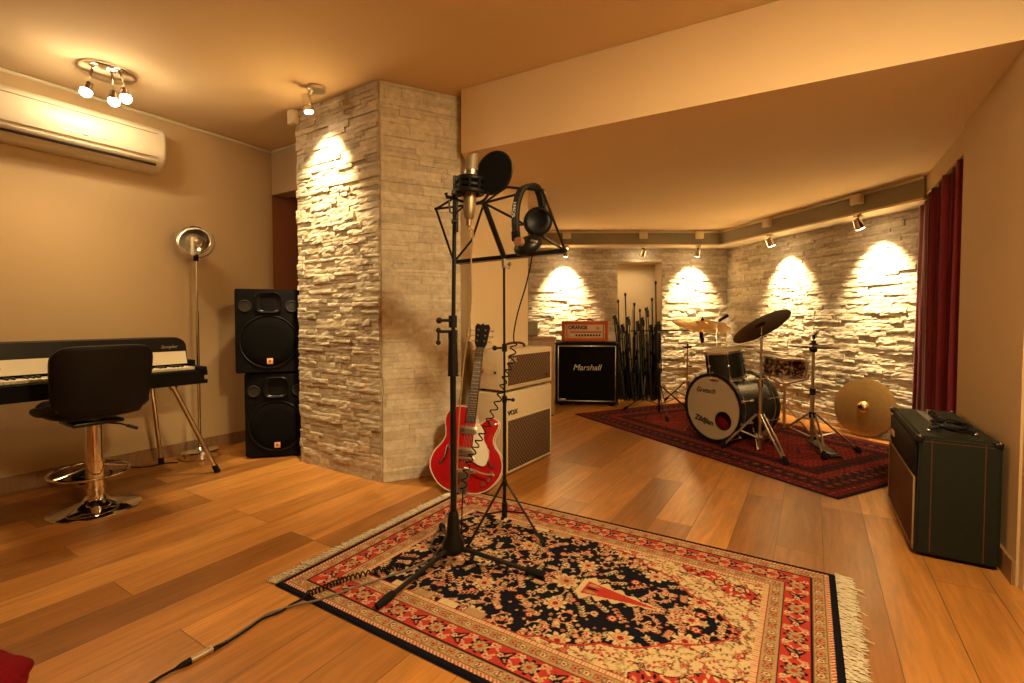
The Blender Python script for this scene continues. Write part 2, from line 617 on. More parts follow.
def wall_box(name, p0, p1, z0, z1, th, m, side=1):
    """a wall slab from p0 to p1 whose visible face runs p0-p1 and whose body lies to the left of it (side = 1)"""
    p0, p1 = Vector(p0), Vector(p1)
    d = (p1 - p0)
    L = d.length
    a = math.atan2(d.y, d.x)
    b = MB()
    b.box((L / 2, side * th / 2, (z0 + z1) / 2), (L, th, z1 - z0))
    o = b.build(name, m, smooth=False)
    o.location = (p0.x, p0.y, 0)
    o.rotation_euler = (0, 0, a)
    return struct(o)

def slab(name, pts, z0, z1, m):
    t = MB()
    bm = t.bm
    lo = [bm.verts.new((p[0], p[1], z0)) for p in pts]
    hi = [bm.verts.new((p[0], p[1], z1)) for p in pts]
    bm.faces.new(lo)
    bm.faces.new(hi)
    n = len(pts)
    for i in range(n):
        bm.faces.new((lo[i], lo[(i + 1) % n], hi[(i + 1) % n], hi[i]))
    return struct(t.build(name, m, smooth=False))

slab('floor', [(-6, -4), (6, -4), (6, 9), (-6, 9)], -0.1, 0.0, 'floor')
fd = (FB - FA).normalized()
fn = Vector((-fd.y, fd.x, 0))             # away from the camera
# main ceiling (camera side of the drop) and the lower ceiling over the band area
slab('ceiling', [(-6, -4), (6, -4), (6, 9), (-6, 9)], Z1, Z1 + 0.1, 'ceiling')
f0, f1 = FA + fd * 0.012, FB + fd * 0.45
slab('ceiling_lower', [f0, f1, (5.0, 2.5), (5.0, 8.0), (-0.9, 8.0), (-0.9, 4.0), PC + RD * 0.3 + Vector((-.1, 0, 0))], Z2, Z1 - 0.002, 'ceiling')

# left wall with its lintel and the dim passage beyond
wall_box('wall_left', WL0 - RD * 7.5, WL1, 0, Z1, 0.15, 'wall')
lr = Vector((0.848, -0.53, 0))
wall_box('wall_lintel', WL1, WL1 + lr * 0.82, 2.14, Z1, 0.14, 'wall')
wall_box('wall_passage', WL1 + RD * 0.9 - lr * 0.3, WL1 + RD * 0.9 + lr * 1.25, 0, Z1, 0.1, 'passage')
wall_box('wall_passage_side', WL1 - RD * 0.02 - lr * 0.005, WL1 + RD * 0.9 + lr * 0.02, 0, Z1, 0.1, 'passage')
wall_box('baseboard_left', WL0 - RD * 7.5 + RN * 0.012, WL1 + RN * 0.012, 0, 0.095, 0.012, 'base')
b = MB()
q0, q1 = WL0 - RD * 5 + RN * 0.012, WL1 + RN * 0.012
b.tube([(q0.x, q0.y, Z1 - .016), (q1.x, q1.y, Z1 - .016)], 0.012, 6)
q2 = WL1 + lr * 0.80 - RD * 0.012
b.tube([(q1.x, q1.y, Z1 - .016), (q2.x, q2.y, Z1 - .016)], 0.012, 6)
struct(b.build('trim_1', 'cream'))

# stone pillar: a plain core and stacked stone on its two faces towards the room
PE = PC + RD * 0.12
core = [PA, PB, PC, PE, PE - lr * 0.45 + RD * 0.25, PA + RD * 0.55]
def inset(p, n, k):
    return p + n * k
slab('pillar', [p for p in core], 0, Z1 - 0.001, 'wall_light')

def stone_face(name, p0, p1, z0, z1, m, seed, relief, base_flat=0.0, rows=(0.030, 0.062), lens=(0.10, 0.42), normal=-1):
    """stacked stone veneer: each stone its own little block with a split face; sits in front of the line p0-p1"""
    rnd = random.Random(seed)
    p0, p1 = Vector(p0), Vector(p1)
    d = p1 - p0
    L = d.length
    t = MB()
    bm = t.bm
    z = z0
    while z < z1 - 0.004:
        h = min(rnd.uniform(*rows), z1 - z)
        if z1 - z - h < 0.018:
            h = z1 - z
        x = -rnd.uniform(0, 0.2)
        while x < L - 0.002:
            w = rnd.uniform(*lens)
            xa, xb = max(0, x), min(L, x + w)
            x += w
            if L - xb < 0.05:
                xb = L
                x = L + 1
            if xb - xa < 0.012:
                continue
            # a stone may break into two thin courses
            parts = [(z, z + h)]
            if h > 0.045 and rnd.random() < 0.35:
                mid = z + h * rnd.uniform(0.4, 0.6)
                parts = [(z, mid), (mid, z + h)]
            for (za, zb) in parts:
                flat = zb < z0 + base_flat
                rl = relief * (0.15 if flat else 1.0)
                dep = 0.012 + rl * rnd.random() ** 1.2
                nx = max(2, int((xb - xa) / 0.035) + 1)
                nz = 3
                tilt = rnd.uniform(-0.25, 0.25) * rl
                sx = rnd.random() * 50
                g = 0.0008
                rows_ = []
                for iz in range(nz + 1):
                    row = []
                    for ix in range(nx + 1):
                        u, v = ix / nx, iz / nz
                        px = xa + g + (xb - xa - 2 * g) * u
                        pz = za + g + (zb - za - 2 * g) * v
                        nn = noise.noise(Vector((px * 22 + sx, pz * 34, sx))) + 0.5 * noise.noise(Vector((px * 60 + sx, pz * 80, sx)))
                        e = dep + tilt * (u - 0.5) * 2 + nn * rl * 0.30
                        if iz in (0, nz):
                            e -= rl * 0.22 * rnd.random()
                        e = max(0.004, e)
                        row.append(bm.verts.new((px, normal * e, pz)))
                    rows_.append(row)
                for iz in range(nz):
                    for ix in range(nx):
                        bm.faces.new((rows_[iz][ix], rows_[iz][ix + 1], rows_[iz + 1][ix + 1], rows_[iz + 1][ix]))
                # sides back to the wall
                rim = rows_[0] + [r[-1] for r in rows_[1:]] + rows_[-1][-2::-1] + [r[0] for r in rows_[-2:0:-1]]
                back = [bm.verts.new((v.co.x, 0, v.co.z)) for v in rim]
                n = len(rim)
                for i in range(n):
                    j = (i + 1) % n
                    bm.faces.new((rim[i], back[i], back[j], rim[j]))
        z += h
    me = bpy.data.meshes.new(name)
    bmesh.ops.recalc_face_normals(bm, faces=bm.faces)
    bm.to_mesh(me)
    bm.free()
    me.materials.append(M[m])
    o = bpy.data.objects.new(name, me)
    COL.objects.link(o)
    o.location = (p0.x, p0.y, 0)
    o.rotation_euler = (0, 0, math.atan2(d.y, d.x))
    return struct(o)

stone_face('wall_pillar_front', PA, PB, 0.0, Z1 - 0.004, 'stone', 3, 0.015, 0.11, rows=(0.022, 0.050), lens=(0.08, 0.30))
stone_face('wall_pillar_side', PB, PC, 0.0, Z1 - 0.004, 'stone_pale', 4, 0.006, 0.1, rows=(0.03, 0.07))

# cream wall running back from the pillar behind the cream amplifier
wall_box('wall_middle', PC, PC + RD * 0.92, 0, Z2 + 0.001, 0.10, 'wall_light')

# back wall with the niche
XN0, XN1 = 1.356, 1.925
wall_box('wall_back', (-1.2, YB + 0.5, 0), (3.6, YB + 0.5, 0), 0, Z1, 0.12, 'wall_light')
wall_box('wall_back_left', (-1.2, YB, 0), (XN0, YB, 0), 0, Z1 - .003, 0.30, 'wall_light')
wall_box('wall_back_middle', (XN1, YB, 0), (K.x + 0.3, YB, 0), 0, Z1 - .003, 0.30, 'wall_light')
wall_box('wall_niche_top', (XN0, YB, 0), (XN1, YB, 0), 1.77, Z1 - .003, 0.30, 'wall_light')
wall_box('wall_niche', (XN0 - .05, YB + 0.32, 0), (XN1 + .05, YB + 0.32, 0), 0, Z1 - .003, 0.10, 'wall_light')
stone_face('wall_back_stone', (0.0, YB, 0), (XN0, YB, 0), 0, 1.95, 'stone', 11, 0.020, rows=(0.022, 0.05), lens=(0.08, 0.34))
stone_face('wall_back_stone_middle', (XN1, YB, 0), (K.x, YB, 0), 0, 1.95, 'stone', 12, 0.020, rows=(0.022, 0.05), lens=(0.08, 0.34))
stone_face('wall_niche_stone', (XN0, YB, 0), (XN1, YB, 0), 1.77, 1.95, 'stone', 13, 0.010)
wall_box('wall_back_right', K, E + (E - K).normalized() * 0.9, 0, Z1 - .003, 0.15, 'wall_light')
stone_face('wall_back_right_stone', K, E + (E - K).normalized() * 0.25, 0, 1.95, 'stone', 14, 0.020, rows=(0.022, 0.05), lens=(0.08, 0.34))

# grey band with cream mouldings along the top of the stone
BD = 0.26
ed = (E - K).normalized()
en = Vector((ed.y, -ed.x, 0))             # into the room
if en.dot(Vector((0, 0, 0)) - K) < 0:
    en = -en
Kf = Vector((K.x - BD * 0.85, YB - BD, 0))
Ef = E + ed * 0.12 + en * BD
def band(name, z0, z1, out, m):
    o_ = Vector((0, -out, 0))
    p = [Vector((-0.3, YB - BD, 0)) + o_, Kf + o_ * 0.9 + en * out * 0.5, Ef + en * out]
    back = [Ef - en * (BD - 0.001), Vector((K.x, YB - 0.001, 0)), Vector((-0.3, YB - 0.001, 0))]
    return slab(name, p + back, z0, z1, m)
band('trim_2', 1.95, Z2 - 0.001, 0.0, 'band')
band('trim_3', 2.095, Z2 - 0.002, 0.014, 'cream')
band('trim_4', 1.94, 1.957, 0.014, 'cream')

# right wall, its baseboard, door frame and header over the curtain
wr_end = WR0 + RD * 0.86
wall_box('wall_right', wr_end, WR0 - RD * 0.11, 0, Z2 + 0.003, 0.12, 'wall', side=1)
wall_box('wall_right_upper', wr_end, WR0 - RD * 5.0, Z2 + 0.002, Z1, 0.12, 'wall', side=1)
wall_box('baseboard_right', wr_end - RN * 0.012, WR0 - RD * 0.11 - RN * 0.012, 0, 0.095, 0.012, 'base', side=1)
wall_box('wall_right_back', wr_end + RN * 0.62, wr_end + RN * 0.62 + RD * 2.2, 0, Z2, 0.1, 'wall', side=-1)
wall_box('wall_header', wr_end + RN * 0.02, wr_end + RN * 0.02 + RD * 1.75, 1.98, Z2, 0.12, 'wall', side=-1)
jb = WR0 - RD * 0.11
b = MB()
b.box((0, 0, 1.05), (0.05, 0.16, 2.1), bev=0.004)
b.box((0.012, -0.094, 1.05), (0.030, 0.03, 2.1), bev=0.004)
for z in (0.42, 0.95, 1.6):
    b.box((-0.026, -0.02, z), (0.004, 0.03, 0.10))
o = struct(b.build('trim_5', 'wall_light'))
o.location = (jb.x - RD.x * 0.027 + RN.x * 0.088, jb.y - RD.y * 0.027 + RN.y * 0.088, 0)
o.rotation_euler = (0, 0, math.atan2(RD.y, RD.x))
wall_box('wall_right_near', jb - RD * 0.9 + RN * 0.05, jb - RD * 5 + RN * 0.05, 0, Z2 + 0.003, 0.12, 'wall', side=1)
b = MB()
b.box((0, 0, 1.045), (0.80, 0.04, 2.07), bev=0.003)
d1 = struct(b.build('door_1', 'cream'))
pd = jb - RD * 0.47 + RN * 0.10
d1.location = (pd.x, pd.y, 0)
d1.rotation_euler = (0, 0, math.atan2(RD.y, RD.x))
wall_box('wall_rear', (-6, -3.4, 0), (6, -3.4, 0), 0, Z1, 0.12, 'wall', side=-1)

# ------------------------------------------------------------------ curtain
cur = thing('curtain', 'floor-length dark red velvet curtain hanging in deep folds beside the stone wall', 'curtain', (0, 0, 0))
t = bmesh.new()
c0 = wr_end + RD * 0.05 + RN * 0.015
Lc = 1.42
nx, nz = 150, 14
ztop, zbot = 1.965, 0.015
gr = []
for j in range(nz + 1):
    v = j / nz
    row = []
    for i in range(nx + 1):
        u = i / nx
        ph = u * 2 * PI * 8.2 + 0.5 * math.sin(u * 9)
        amp = 0.034 * (0.75 + 0.35 * v) * (0.8 + 0.3 * math.sin(u * 23))
        off = amp * math.sin(ph) + 0.008 * math.sin(ph * 2.1 + v * 2)
        s_ = u * Lc + 0.012 * math.sin(ph * 2 + 1) + 0.01 * v * math.sin(u * 17)
        p = c0 + RD * s_ + RN * (off + 0.02)
        row.append(t.verts.new((p.x, p.y, ztop + (zbot - ztop) * v)))
    gr.append(row)
for j in range(nz):
    for i in range(nx):
        t.faces.new((gr[j][i], gr[j][i + 1], gr[j + 1][i + 1], gr[j + 1][i]))
mb = MB()
mb.bm.free()
mb.bm = t
cl = mb.build('drape', 'curtain', cur, angle=180)
so = cl.modifiers.new('thick', 'SOLIDIFY')
so.thickness = 0.006
b = MB()
r0, r1 = c0 - RD * 0.02 + RN * 0.02, c0 + RD * (Lc + 0.03) + RN * 0.02
b.cyl((r0.x, r0.y, 1.972), (r1.x, r1.y, 1.972), 0.010, n=10)
b.build('curtain_rail', 'base', cur)

# ------------------------------------------------------------------ track of spots on the band
def wall_spot(px, py, Y, aim, label, power):
    """a small chrome spot under the grey band"""
    p = at(px, py, Y)
    p.z = 1.94
    r = thing('spotlight', label, 'spotlight', p, 0, 'spotlights under the grey band')
    b = MB()
    b.cyl((0, 0, 0), (0, 0, -0.018), 0.036, n=20)
    b.cyl((0, 0, -0.016), (0, 0, -0.05), 0.009, n=8)
    b.build('base', 'chrome', r)
    h = Vector(aim) - (p + Vector((0, 0, -0.075)))
    h = h.normalized()
    c = Vector((0, 0, -0.085))
    b = MB()
    b.cyl(c - h * 0.050, c + h * 0.03, 0.032, 0.038, n=20, caps=True)
    b.cyl(c + h * 0.03, c + h * 0.04, 0.041, 0.041, n=20)
    b.build('lamp_head', 'chrome', r)
    b = MB()
    b.cyl(c + h * 0.040, c + h * 0.0445, 0.034, n=18)
    b.build('lens', 'lens', r)
    light_spot(r, c + h * 0.055, Vector(aim) - p, power, 80, 1.0)
    return r
yb = YB - BD - 0.005
sp = [
    (566, 262, yb, 'small chrome spotlight above the orange amplifier head'),
    (643, 262, yb, 'small chrome spotlight above the niche full of black stands'),
    (698, 262, yb, 'small chrome spotlight above the pale thin crash cymbal'),
]
POW = 95
for i, (x, y, Y, lb) in enumerate(sp):
    p = at(x, y, Y)
    wall_spot(x, y, Y, (p.x, YB - (0.0 if i != 1 else -0.3), 1.35), lb, POW if i != 1 else POW * 0.02)
for x, lb in ((770, 'small chrome spotlight above the dark tilted ride cymbal'), (858, 'small chrome spotlight above the big golden cymbal on the floor')):
    # on the line of the band's middle along the right-hand stone wall
    k = (x - 512) / F
    o0, d0 = K + en * 0.265, ed
    s_ = (k * o0.y - o0.x) / (d0.x - k * d0.y)
    p = o0 + d0 * s_
    aimp = p - en * 0.265 + Vector((0, 0, 1.35))
    wall_spot(x, 240, p.y, aimp, lb, POW)

def cream_box(px, p, rz, label):
    r = MB()
    r.box((0, -0.022, 0), (0.10, 0.044, 0.085), bev=0.006)
    r.box((0, -0.046, 0), (0.075, 0.006, 0.06), bev=0.002)
    o = r.build('junction_box', 'cream')
    o.location = p
    o.rotation_euler = (0, 0, rz)
    tag(o, label, 'junction box', 'cream boxes on the grey band')
for x, lb in ((566.5, 'cream junction box on the grey band above the orange amplifier head'), (643, 'cream junction box on the grey band above the niche'), (698.6, 'cream junction box on the grey band above the pale thin crash cymbal')):
    p = at(x, 238, YB - BD - 0.016)
    p.z = 2.062
    cream_box(x, p, 0, lb)
for x, lb in ((767, 'cream junction box on the grey band above the dark tilted ride cymbal'), (856, 'cream junction box on the grey band above the big golden cymbal')):
    k = (x - 512) / F
    o0 = K + en * (BD + 0.016)
    s_ = (k * o0.y - o0.x) / (ed.x - k * ed.y)
    p = o0 + ed * s_
    p.z = 2.062
    cream_box(x, p, math.atan2(ed.y, ed.x), lb)

# spot on the ceiling in front of the pillar
p0 = Vector((-1.285, 3.13, Z1))
r = thing('spotlight', 'chrome spotlight on the ceiling shining down the stone pillar', 'spotlight', p0)
b = MB()
b.cyl((0.03, 0.0, 0), (0.03, 0, -0.022), 0.055, n=24)
b.cyl((0.0, 0, -0.02), (-0.02, 0.0, -0.055), 0.010, n=10)
b.build('base', 'nickel', r)
h = Vector((-0.02, 0.33, -1)).normalized()
hd = Vector((0.16, 0.02, -1)).normalized()
c = Vector((-0.03, 0.0, -0.105))
b = MB()
b.cyl(c - hd * 0.055, c + hd * 0.05, 0.029, 0.031, n=22)
b.torus(c + hd * 0.02, 0.031, 0.003, frame_from_dir(hd), 22, 6)
b.build('lamp_head', 'chrome', r)
b = MB()
b.cyl(c + hd * 0.05, c + hd * 0.053, 0.027, n=18)
b.build('lens', 'lens', r)
mid = PA.lerp(PB, 0.40)
light_spot(r, c + hd * 0.065, Vector((mid.x, mid.y, 1.9)) - p0, 62, 90, 1.0)

o = MB().box((0, 0, 0), (0.075, 0.05, 0.10), bev=0.006).build('junction_box', 'cream')
o.location = (PA.x - 0.018, PA.y - 0.035, Z1 - 0.052)
o.rotation_euler = (0, 0, math.atan2(PB.y - PA.y, PB.x - PA.x))
tag(o, 'cream junction box at the top corner of the stone pillar', 'junction box')

# ceiling fixture with three lamps above the air conditioner; the same fixture lights the room behind the camera
def cluster(p, rz, label, power, narrow=0):
    r = thing('ceiling_light', label, 'ceiling light', p, rz, 'three-lamp ceiling fittings')
    b = MB()
    b.lathe([(0, 0), (0.14, 0), (0.14, -0.012), (0.125, -0.022), (0, -0.024)], 32)
    b.build('plate', 'chrome', r)
    for k, (x, y) in enumerate(((-0.085, -0.03), (0.015, 0.05), (0.09, -0.02))):
        hd = Vector((x * 2.0, y * 2 - 0.35, -1)).normalized()
        c = Vector((x, y, -0.125))
        b = MB()
        b.cyl((x * 0.8, y * 0.8, -0.02), c, 0.007, n=8)
        b.cyl(c - hd * 0.03, c + hd * 0.03, 0.022, 0.031, n=18)
        lh = b.build('lamp_head', 'chrome', r)
        b = MB()
        b.sph(c + hd * 0.034, 0.029, n=14)
        b.build('bulb', 'bulb', lh)
        ld = bpy.data.lights.new('room_bulb', 'SPOT' if narrow else 'POINT')
        ld.energy = power
        if narrow:
            ld.spot_size = math.radians(narrow)
            ld.spot_blend = 0.8
        ld.color = (1.0, 0.72, 0.35)
        ld.shadow_soft_size = 0.03 if power < 15 else 0.08
        lo = bpy.data.objects.new('room_bulb', ld)
        COL.objects.link(lo)
        lo.parent = r
        lo.location = c + hd * 0.075
        lo.rotation_euler = hd.to_track_quat('-Z', 'Y').to_euler()
    return r
c1 = cluster((-2.43, 2.93, Z1), 0.4, 'round chrome ceiling light with three lit bulbs near the air conditioner', 6.3, 126)
c2 = cluster((0.85, 0.45, Z1), 2.9, 'round chrome ceiling light over the near half of the room', 22.0, 170)
# ------------------------------------------------------------------ left side of the room
# air conditioner: local x along the wall, front towards local -y, origin on the wall at mid length, bottom edge
def along_wall(s, d, z=0):
    p = WL0 + RD * s + RN * d
    return Vector((p.x, p.y, z))
AR = math.atan2(RD.y, RD.x)               # local x -> RD ; local -y -> RN
ac = thing('air_conditioner', 'long cream split air conditioner unit high on the beige wall', 'air conditioner', along_wall(0.335, 0.0, 2.085), AR)
LA = 0.95
prof = [(0.0, 0.0), (-0.06, -0.002), (-0.13, 0.012), (-0.178, 0.06), (-0.198, 0.10), (-0.20, 0.20), (-0.19, 0.262), (-0.165, 0.292), (-0.12, 0.302), (0.0, 0.302)]
b = MB()
t = bmesh.new()
secs = []
for x, k in ((-LA / 2, 0.965), (-LA / 2 + 0.006, 0.99), (-LA / 2 + 0.018, 1), (LA / 2 - 0.018, 1), (LA / 2 - 0.006, 0.99), (LA / 2, 0.965)):
    secs.append([t.verts.new((x, y * k, 0.15 + (z - 0.15) * k)) for y, z in prof])
for a_, b_ in zip(secs, secs[1:]):
    for i in range(len(prof)):
        j = (i + 1) % len(prof)
        t.faces.new((a_[i], a_[j], b_[j], b_[i]))
t.faces.new(secs[0])
t.faces.new(secs[-1])
b._merge(t)
b.build('housing', 'acwhite', ac, angle=40)
b = MB()
for z in (0.085, 0.247):
    y = -0.1945 if z < 0.1 else -0.1945
    b.box((0.0, y, z), (LA * 0.90, 0.005, 0.0035))
b.build('panel_seam', 'tan', ac, smooth=False)
b = MB()
b.box((0, -0.1615, 0.040), (LA * 0.89, 0.014, 0.014), (0.70, 0, 0), bev=0.002)
b.build('air_outlet', 'dark', ac)
b = MB()
b.box((0, -0.176, 0.056), (LA * 0.89, 0.008, 0.026), (0.72, 0, 0), bev=0.003)
b.build('louver', 'acwhite', ac)
b = MB()
b.box((0.03, -0.2005, 0.118), (0.026, 0.004, 0.016), bev=0.002)
b.box((-0.05, -0.2005, 0.118), (0.085, 0.003, 0.006), bev=0.001)
b.box((0.11, -0.2005, 0.118), (0.085, 0.003, 0.006), bev=0.001)
b.build('badge', 'nickel', ac)

# ------------------------------------------------------------------ electric piano
PA_ = AR
LPN = 1.20
pl = thing('electric_piano', 'black electric stage piano with cream keys on splayed chrome legs by the beige wall', 'electric piano', along_wall(0.85 - LPN / 2, 0.37), PA_)
X2 = LPN / 2
def section(prof, xs, name, m, parent, angle=35):
    t = bmesh.new()
    ss = [[t.verts.new((x, y * 1.0, z)) for y, z in prof] for x in xs]
    for a_, b_ in zip(ss, ss[1:]):
        for i in range(len(prof)):
            j = (i + 1) % len(prof)
            t.faces.new((a_[i], a_[j], b_[j], b_[i]))
    t.faces.new(ss[0])
    t.faces.new(ss[-1])
    q = MB()
    q._merge(t)
    return q.build(name, m, parent, angle)
section([(-0.25, 0.612), (0.22, 0.612), (0.22, 0.76), (-0.085, 0.76), (-0.085, 0.690), (-0.225, 0.690), (-0.225, 0.705), (-0.25, 0.700)], (-X2, X2), 'body', 'tolex', pl)
# end blocks beside the keys
for s_ in (-1, 1):
    MB().box((s_ * (X2 - 0.03), -0.165, 0.700), (0.06, 0.17, 0.05), bev=0.008).build('key_block', 'tolex', pl)
# lid: the rounded upper cover
t = bmesh.new()
lp = []
R = 0.06
x1 = X2 - 0.045
for k in range(9):
    a = k / 8 * PI / 2
    lp.append((x1 - R + R * math.sin(a), 0.915 - R + R * math.cos(a)))
out = [(-x1, 0.755), (-x1, 0.875)] + [(-p[0], p[1]) for p in reversed(lp)][1:-1] + lp + [(x1, 0.755)]
fr = [t.verts.new((x, -0.055 - (0.915 - z) * 0.12, z)) for x, z in out]
md = [t.verts.new((x, -0.02, min(z, 0.915) + (0.006 if z > 0.85 else 0))) for x, z in out]
bk = [t.verts.new((x, 0.22, z)) for x, z in out]
for A_, B_ in ((fr, md), (md, bk)):
    for i in range(len(out)):
        j = (i + 1) % len(out)
        t.faces.new((A_[i], A_[j], B_[j], B_[i]))
t.faces.new(fr)
t.faces.new(bk)
q = MB()
q._merge(t)
q.build('lid', 'black', pl, angle=40)
# cream name rail between lid and keys
section([(-0.100, 0.742), (-0.078, 0.825), (-0.066, 0.825), (-0.080, 0.742)], (-x1 + 0.035, x1 - 0.012), 'name_rail', 'ivory', pl)
for x in (-0.44, -0.36):
    b = MB()
    b.cyl((x, -0.086, 0.785), (x, -0.112, 0.781), 0.013, 0.011, n=16)
    b.build('control_knob', 'black', pl)
# keys
nw = 43
kw = (LPN - 0.13) / nw
b = MB()
for i in range(nw):
    x = -X2 + 0.065 + kw * (i + 0.5)
    b.box((x, -0.158, 0.716), (kw - 0.0012, 0.128, 0.018), bev=0.0015, seg=1)
b.build('white_keys', 'ivory', pl)
b = MB()
for i in range(nw - 1):
    if i % 7 in (2, 6):
        continue
    x = -X2 + 0.065 + kw * (i + 1)
    b.box((x, -0.135, 0.730), (0.011, 0.075, 0.012), bev=0.002, seg=1)
b.build('black_keys', 'black', pl)
text('Sampler', 0.030, 'logo', 'nickel', pl, (X2 - 0.15, -0.0655, 0.857), rot=(PI / 2 - 0.12, 0, 0), shear=0.35, bold=0.0004)
for s_ in (-1, 1):
    MB().box((s_ * (X2 - 0.010), -0.240, 0.652), (0.024, 0.026, 0.03), bev=0.006).build('corner_cap', 'nickel', pl)
for (x0, y0, xf, yf) in ((X2 - 0.19, -0.19, X2 + 0.03, -0.30), (X2 - 0.19, 0.11, X2 - 0.09, 0.235), (-X2 + 0.19, -0.19, -X2 - 0.03, -0.30), (-X2 + 0.19, 0.11, -X2 + 0.09, 0.235)):
    a_, c_ = Vector((x0, y0, 0.615)), Vector((xf, yf, 0.0))
    b = MB()
    b.cyl(a_, c_.lerp(a_, 0.05), 0.0145, n=14)
    b.cyl(a_, a_.lerp(c_, 0.04), 0.024, n=16)
    lg = b.build('leg', 'chrome', pl)
    q = MB()
    q.cyl(c_.lerp(a_, 0.085), c_ + Vector((0, 0, 0.001)), 0.0175, 0.0185, n=14)
    q.build('rubber_foot', 'rubber', lg)

# black sustain pedal and cables on the floor under it
pp = fl(83, 482)
pd_ = thing('sustain_pedal', 'small black sustain pedal on the floor under the electric piano', 'pedal', pp, PA_)
MB().box((0, 0, 0.012), (0.07, 0.15, 0.024), bev=0.006).build('pedal_base', 'black', pd_)
MB().box((0, -0.035, 0.040), (0.05, 0.09, 0.012), (-0.18, 0, 0), bev=0.004).build('pedal_plate', 'satin', pd_)
MB().box((0, 0.05, 0.045), (0.06, 0.045, 0.06), bev=0.006).build('pedal_housing', 'black', pd_)
cpts = [fl(-14, 487), fl(20, 484), fl(52, 478), fl(75, 474), fl(98, 470), fl(112, 472), fl(104, 478), fl(78, 480), fl(70, 474), fl(100, 466), fl(140, 468), fl(165, 464), fl(178, 463)]
for p in cpts:
    p.z = 0.005
b = MB()
b.tube(catmull(cpts, 6), 0.0042, 8)
tag(b.build('power_cable', 'rubber'), 'black cable looping over the floor beneath the piano stool', 'cable')

# ------------------------------------------------------------------ stool
st = thing('bar_stool', 'black leather swivel stool with a chrome pedestal in front of the piano', 'stool', (-2.295, 2.615, 0), PA_)
b = MB()
b.lathe([(0, 0), (0.203, 0), (0.205, 0.006), (0.195, 0.014), (0.12, 0.03), (0.06, 0.052), (0.036, 0.085), (0.034, 0.10), (0, 0.10)], 48)
b.build('base', 'chrome', st)
b = MB()
b.cyl((0, 0, 0.08), (0, 0, 0.26), 0.040, n=28)
b.cyl((0, 0, 0.255), (0, 0, 0.265), 0.042, n=28)
b.cyl((0, 0, 0.26), (0, 0, 0.50), 0.037, n=28)
b.cyl((0, 0, 0.085), (0, 0, 0.12), 0.044, n=28)
b.build('column', 'chrome', st)
# footrest ring on the piano side (local +y)
b = MB()
b.torus((0, 0.075, 0.195), 0.175, 0.0075, Matrix.Rotation(0.05, 4, 'X'), 48, 8)
for s_ in (-1, 1):
    b.tube([(s_ * 0.03, 0.0, 0.24), (s_ * 0.09, 0.03, 0.215), (s_ * 0.165, 0.03, 0.197)], 0.006, 8)
b.build('footrest', 'chrome', st)
b = MB()
b.tube([(0.03, -0.02, 0.475), (0.10, -0.06, 0.46), (0.15, -0.085, 0.435)], 0.005, 8)
b.tube([(0.125, -0.073, 0.447), (0.17, -0.094, 0.424)], 0.009, 8)
b.build('height_lever', 'black', st)
b = MB()
b.box((0, 0.02, 0.485), (0.22, 0.22, 0.02), bev=0.006)
b.build('seat_plate', 'satin', st)
def cushion(w, d, th, cz, cy, name, m, bulge=0.012, n=4.0):
    """a rounded-rectangle pad in local x-y"""
    q = MB()
    prof_ = [(0.0, -th / 2), (0.72, -th / 2), (0.94, -th * 0.36), (1.0, -th * 0.05), (0.985, th * 0.25), (0.90, th * 0.45), (0.6, th / 2 + bulge * 0.5), (0.0, th / 2 + bulge)]
    t = bmesh.new()
    N = 40
    rings = []
    for r_, z in prof_:
        if r_ == 0:
            rings.append([t.verts.new((0, cy, cz + z))])
        else:
            rg = []
            for k in range(N):
                a = 2 * PI * k / N
                c, s_ = math.cos(a), math.sin(a)
                f = (abs(c) ** n + abs(s_) ** n) ** (-1 / n)
                rg.append(t.verts.new((w / 2 * r_ * c * f, cy + d / 2 * r_ * s_ * f, cz + z)))
            rings.append(rg)
    for A_, B_ in zip(rings, rings[1:]):
        for k in range(N):
            u = []
            for v in (A_[k % len(A_)], A_[(k + 1) % len(A_)], B_[(k + 1) % len(B_)], B_[k % len(B_)]):
                if v not in u:
                    u.append(v)
            t.faces.new(u)
    q._merge(t)
    return q.build(name, m, st, angle=60)
cushion(0.41, 0.40, 0.085, 0.560, 0.03, 'seat', 'leather')
# backrest: a wide rounded panel curving round the sitter
t = bmesh.new()
nx, nz = 26, 14
def bpt(u, v, off):
    # u -1..1 across, v 0..1 up
    hw = 0.222
    n = 7.0
    vv = v * 2 - 1
    lim = (1 - abs(vv) ** n) ** (1 / n) if abs(vv) < 1 else 0.0
    x = hw * u * max(0.80, lim) * (0.94 + 0.07 * v)
    z = 0.548 + 0.362 * v
    y = -0.175 + 0.42 * (abs(x) ** 2.2) * 3.0 - 0.055 * v * v - 0.01 * math.sin(v * PI)
    zz = z - 0.012 * (abs(u) ** 6) * (1 if v > 0.5 else -1)
    return Vector((x, y + off, zz))
fr = [[t.verts.new(bpt(-1 + 2 * i / nx, j / nz, -0.016 - 0.012 * math.sin(PI * min(1, max(0, j / nz))) * (1 - (abs(-1 + 2 * i / nx)) ** 4))) for i in range(nx + 1)] for j in range(nz + 1)]
bk = [[t.verts.new(bpt(-1 + 2 * i / nx, j / nz, 0.022)) for i in range(nx + 1)] for j in range(nz + 1)]
for g in (fr, bk):
    for j in range(nz):
        for i in range(nx):
            t.faces.new((g[j][i], g[j][i + 1], g[j + 1][i + 1], g[j + 1][i]))
rimf = fr[0] + [r_[-1] for r_ in fr[1:]] + fr[-1][-2::-1] + [r_[0] for r_ in fr[-2:0:-1]]
rimb = bk[0] + [r_[-1] for r_ in bk[1:]] + bk[-1][-2::-1] + [r_[0] for r_ in bk[-2:0:-1]]
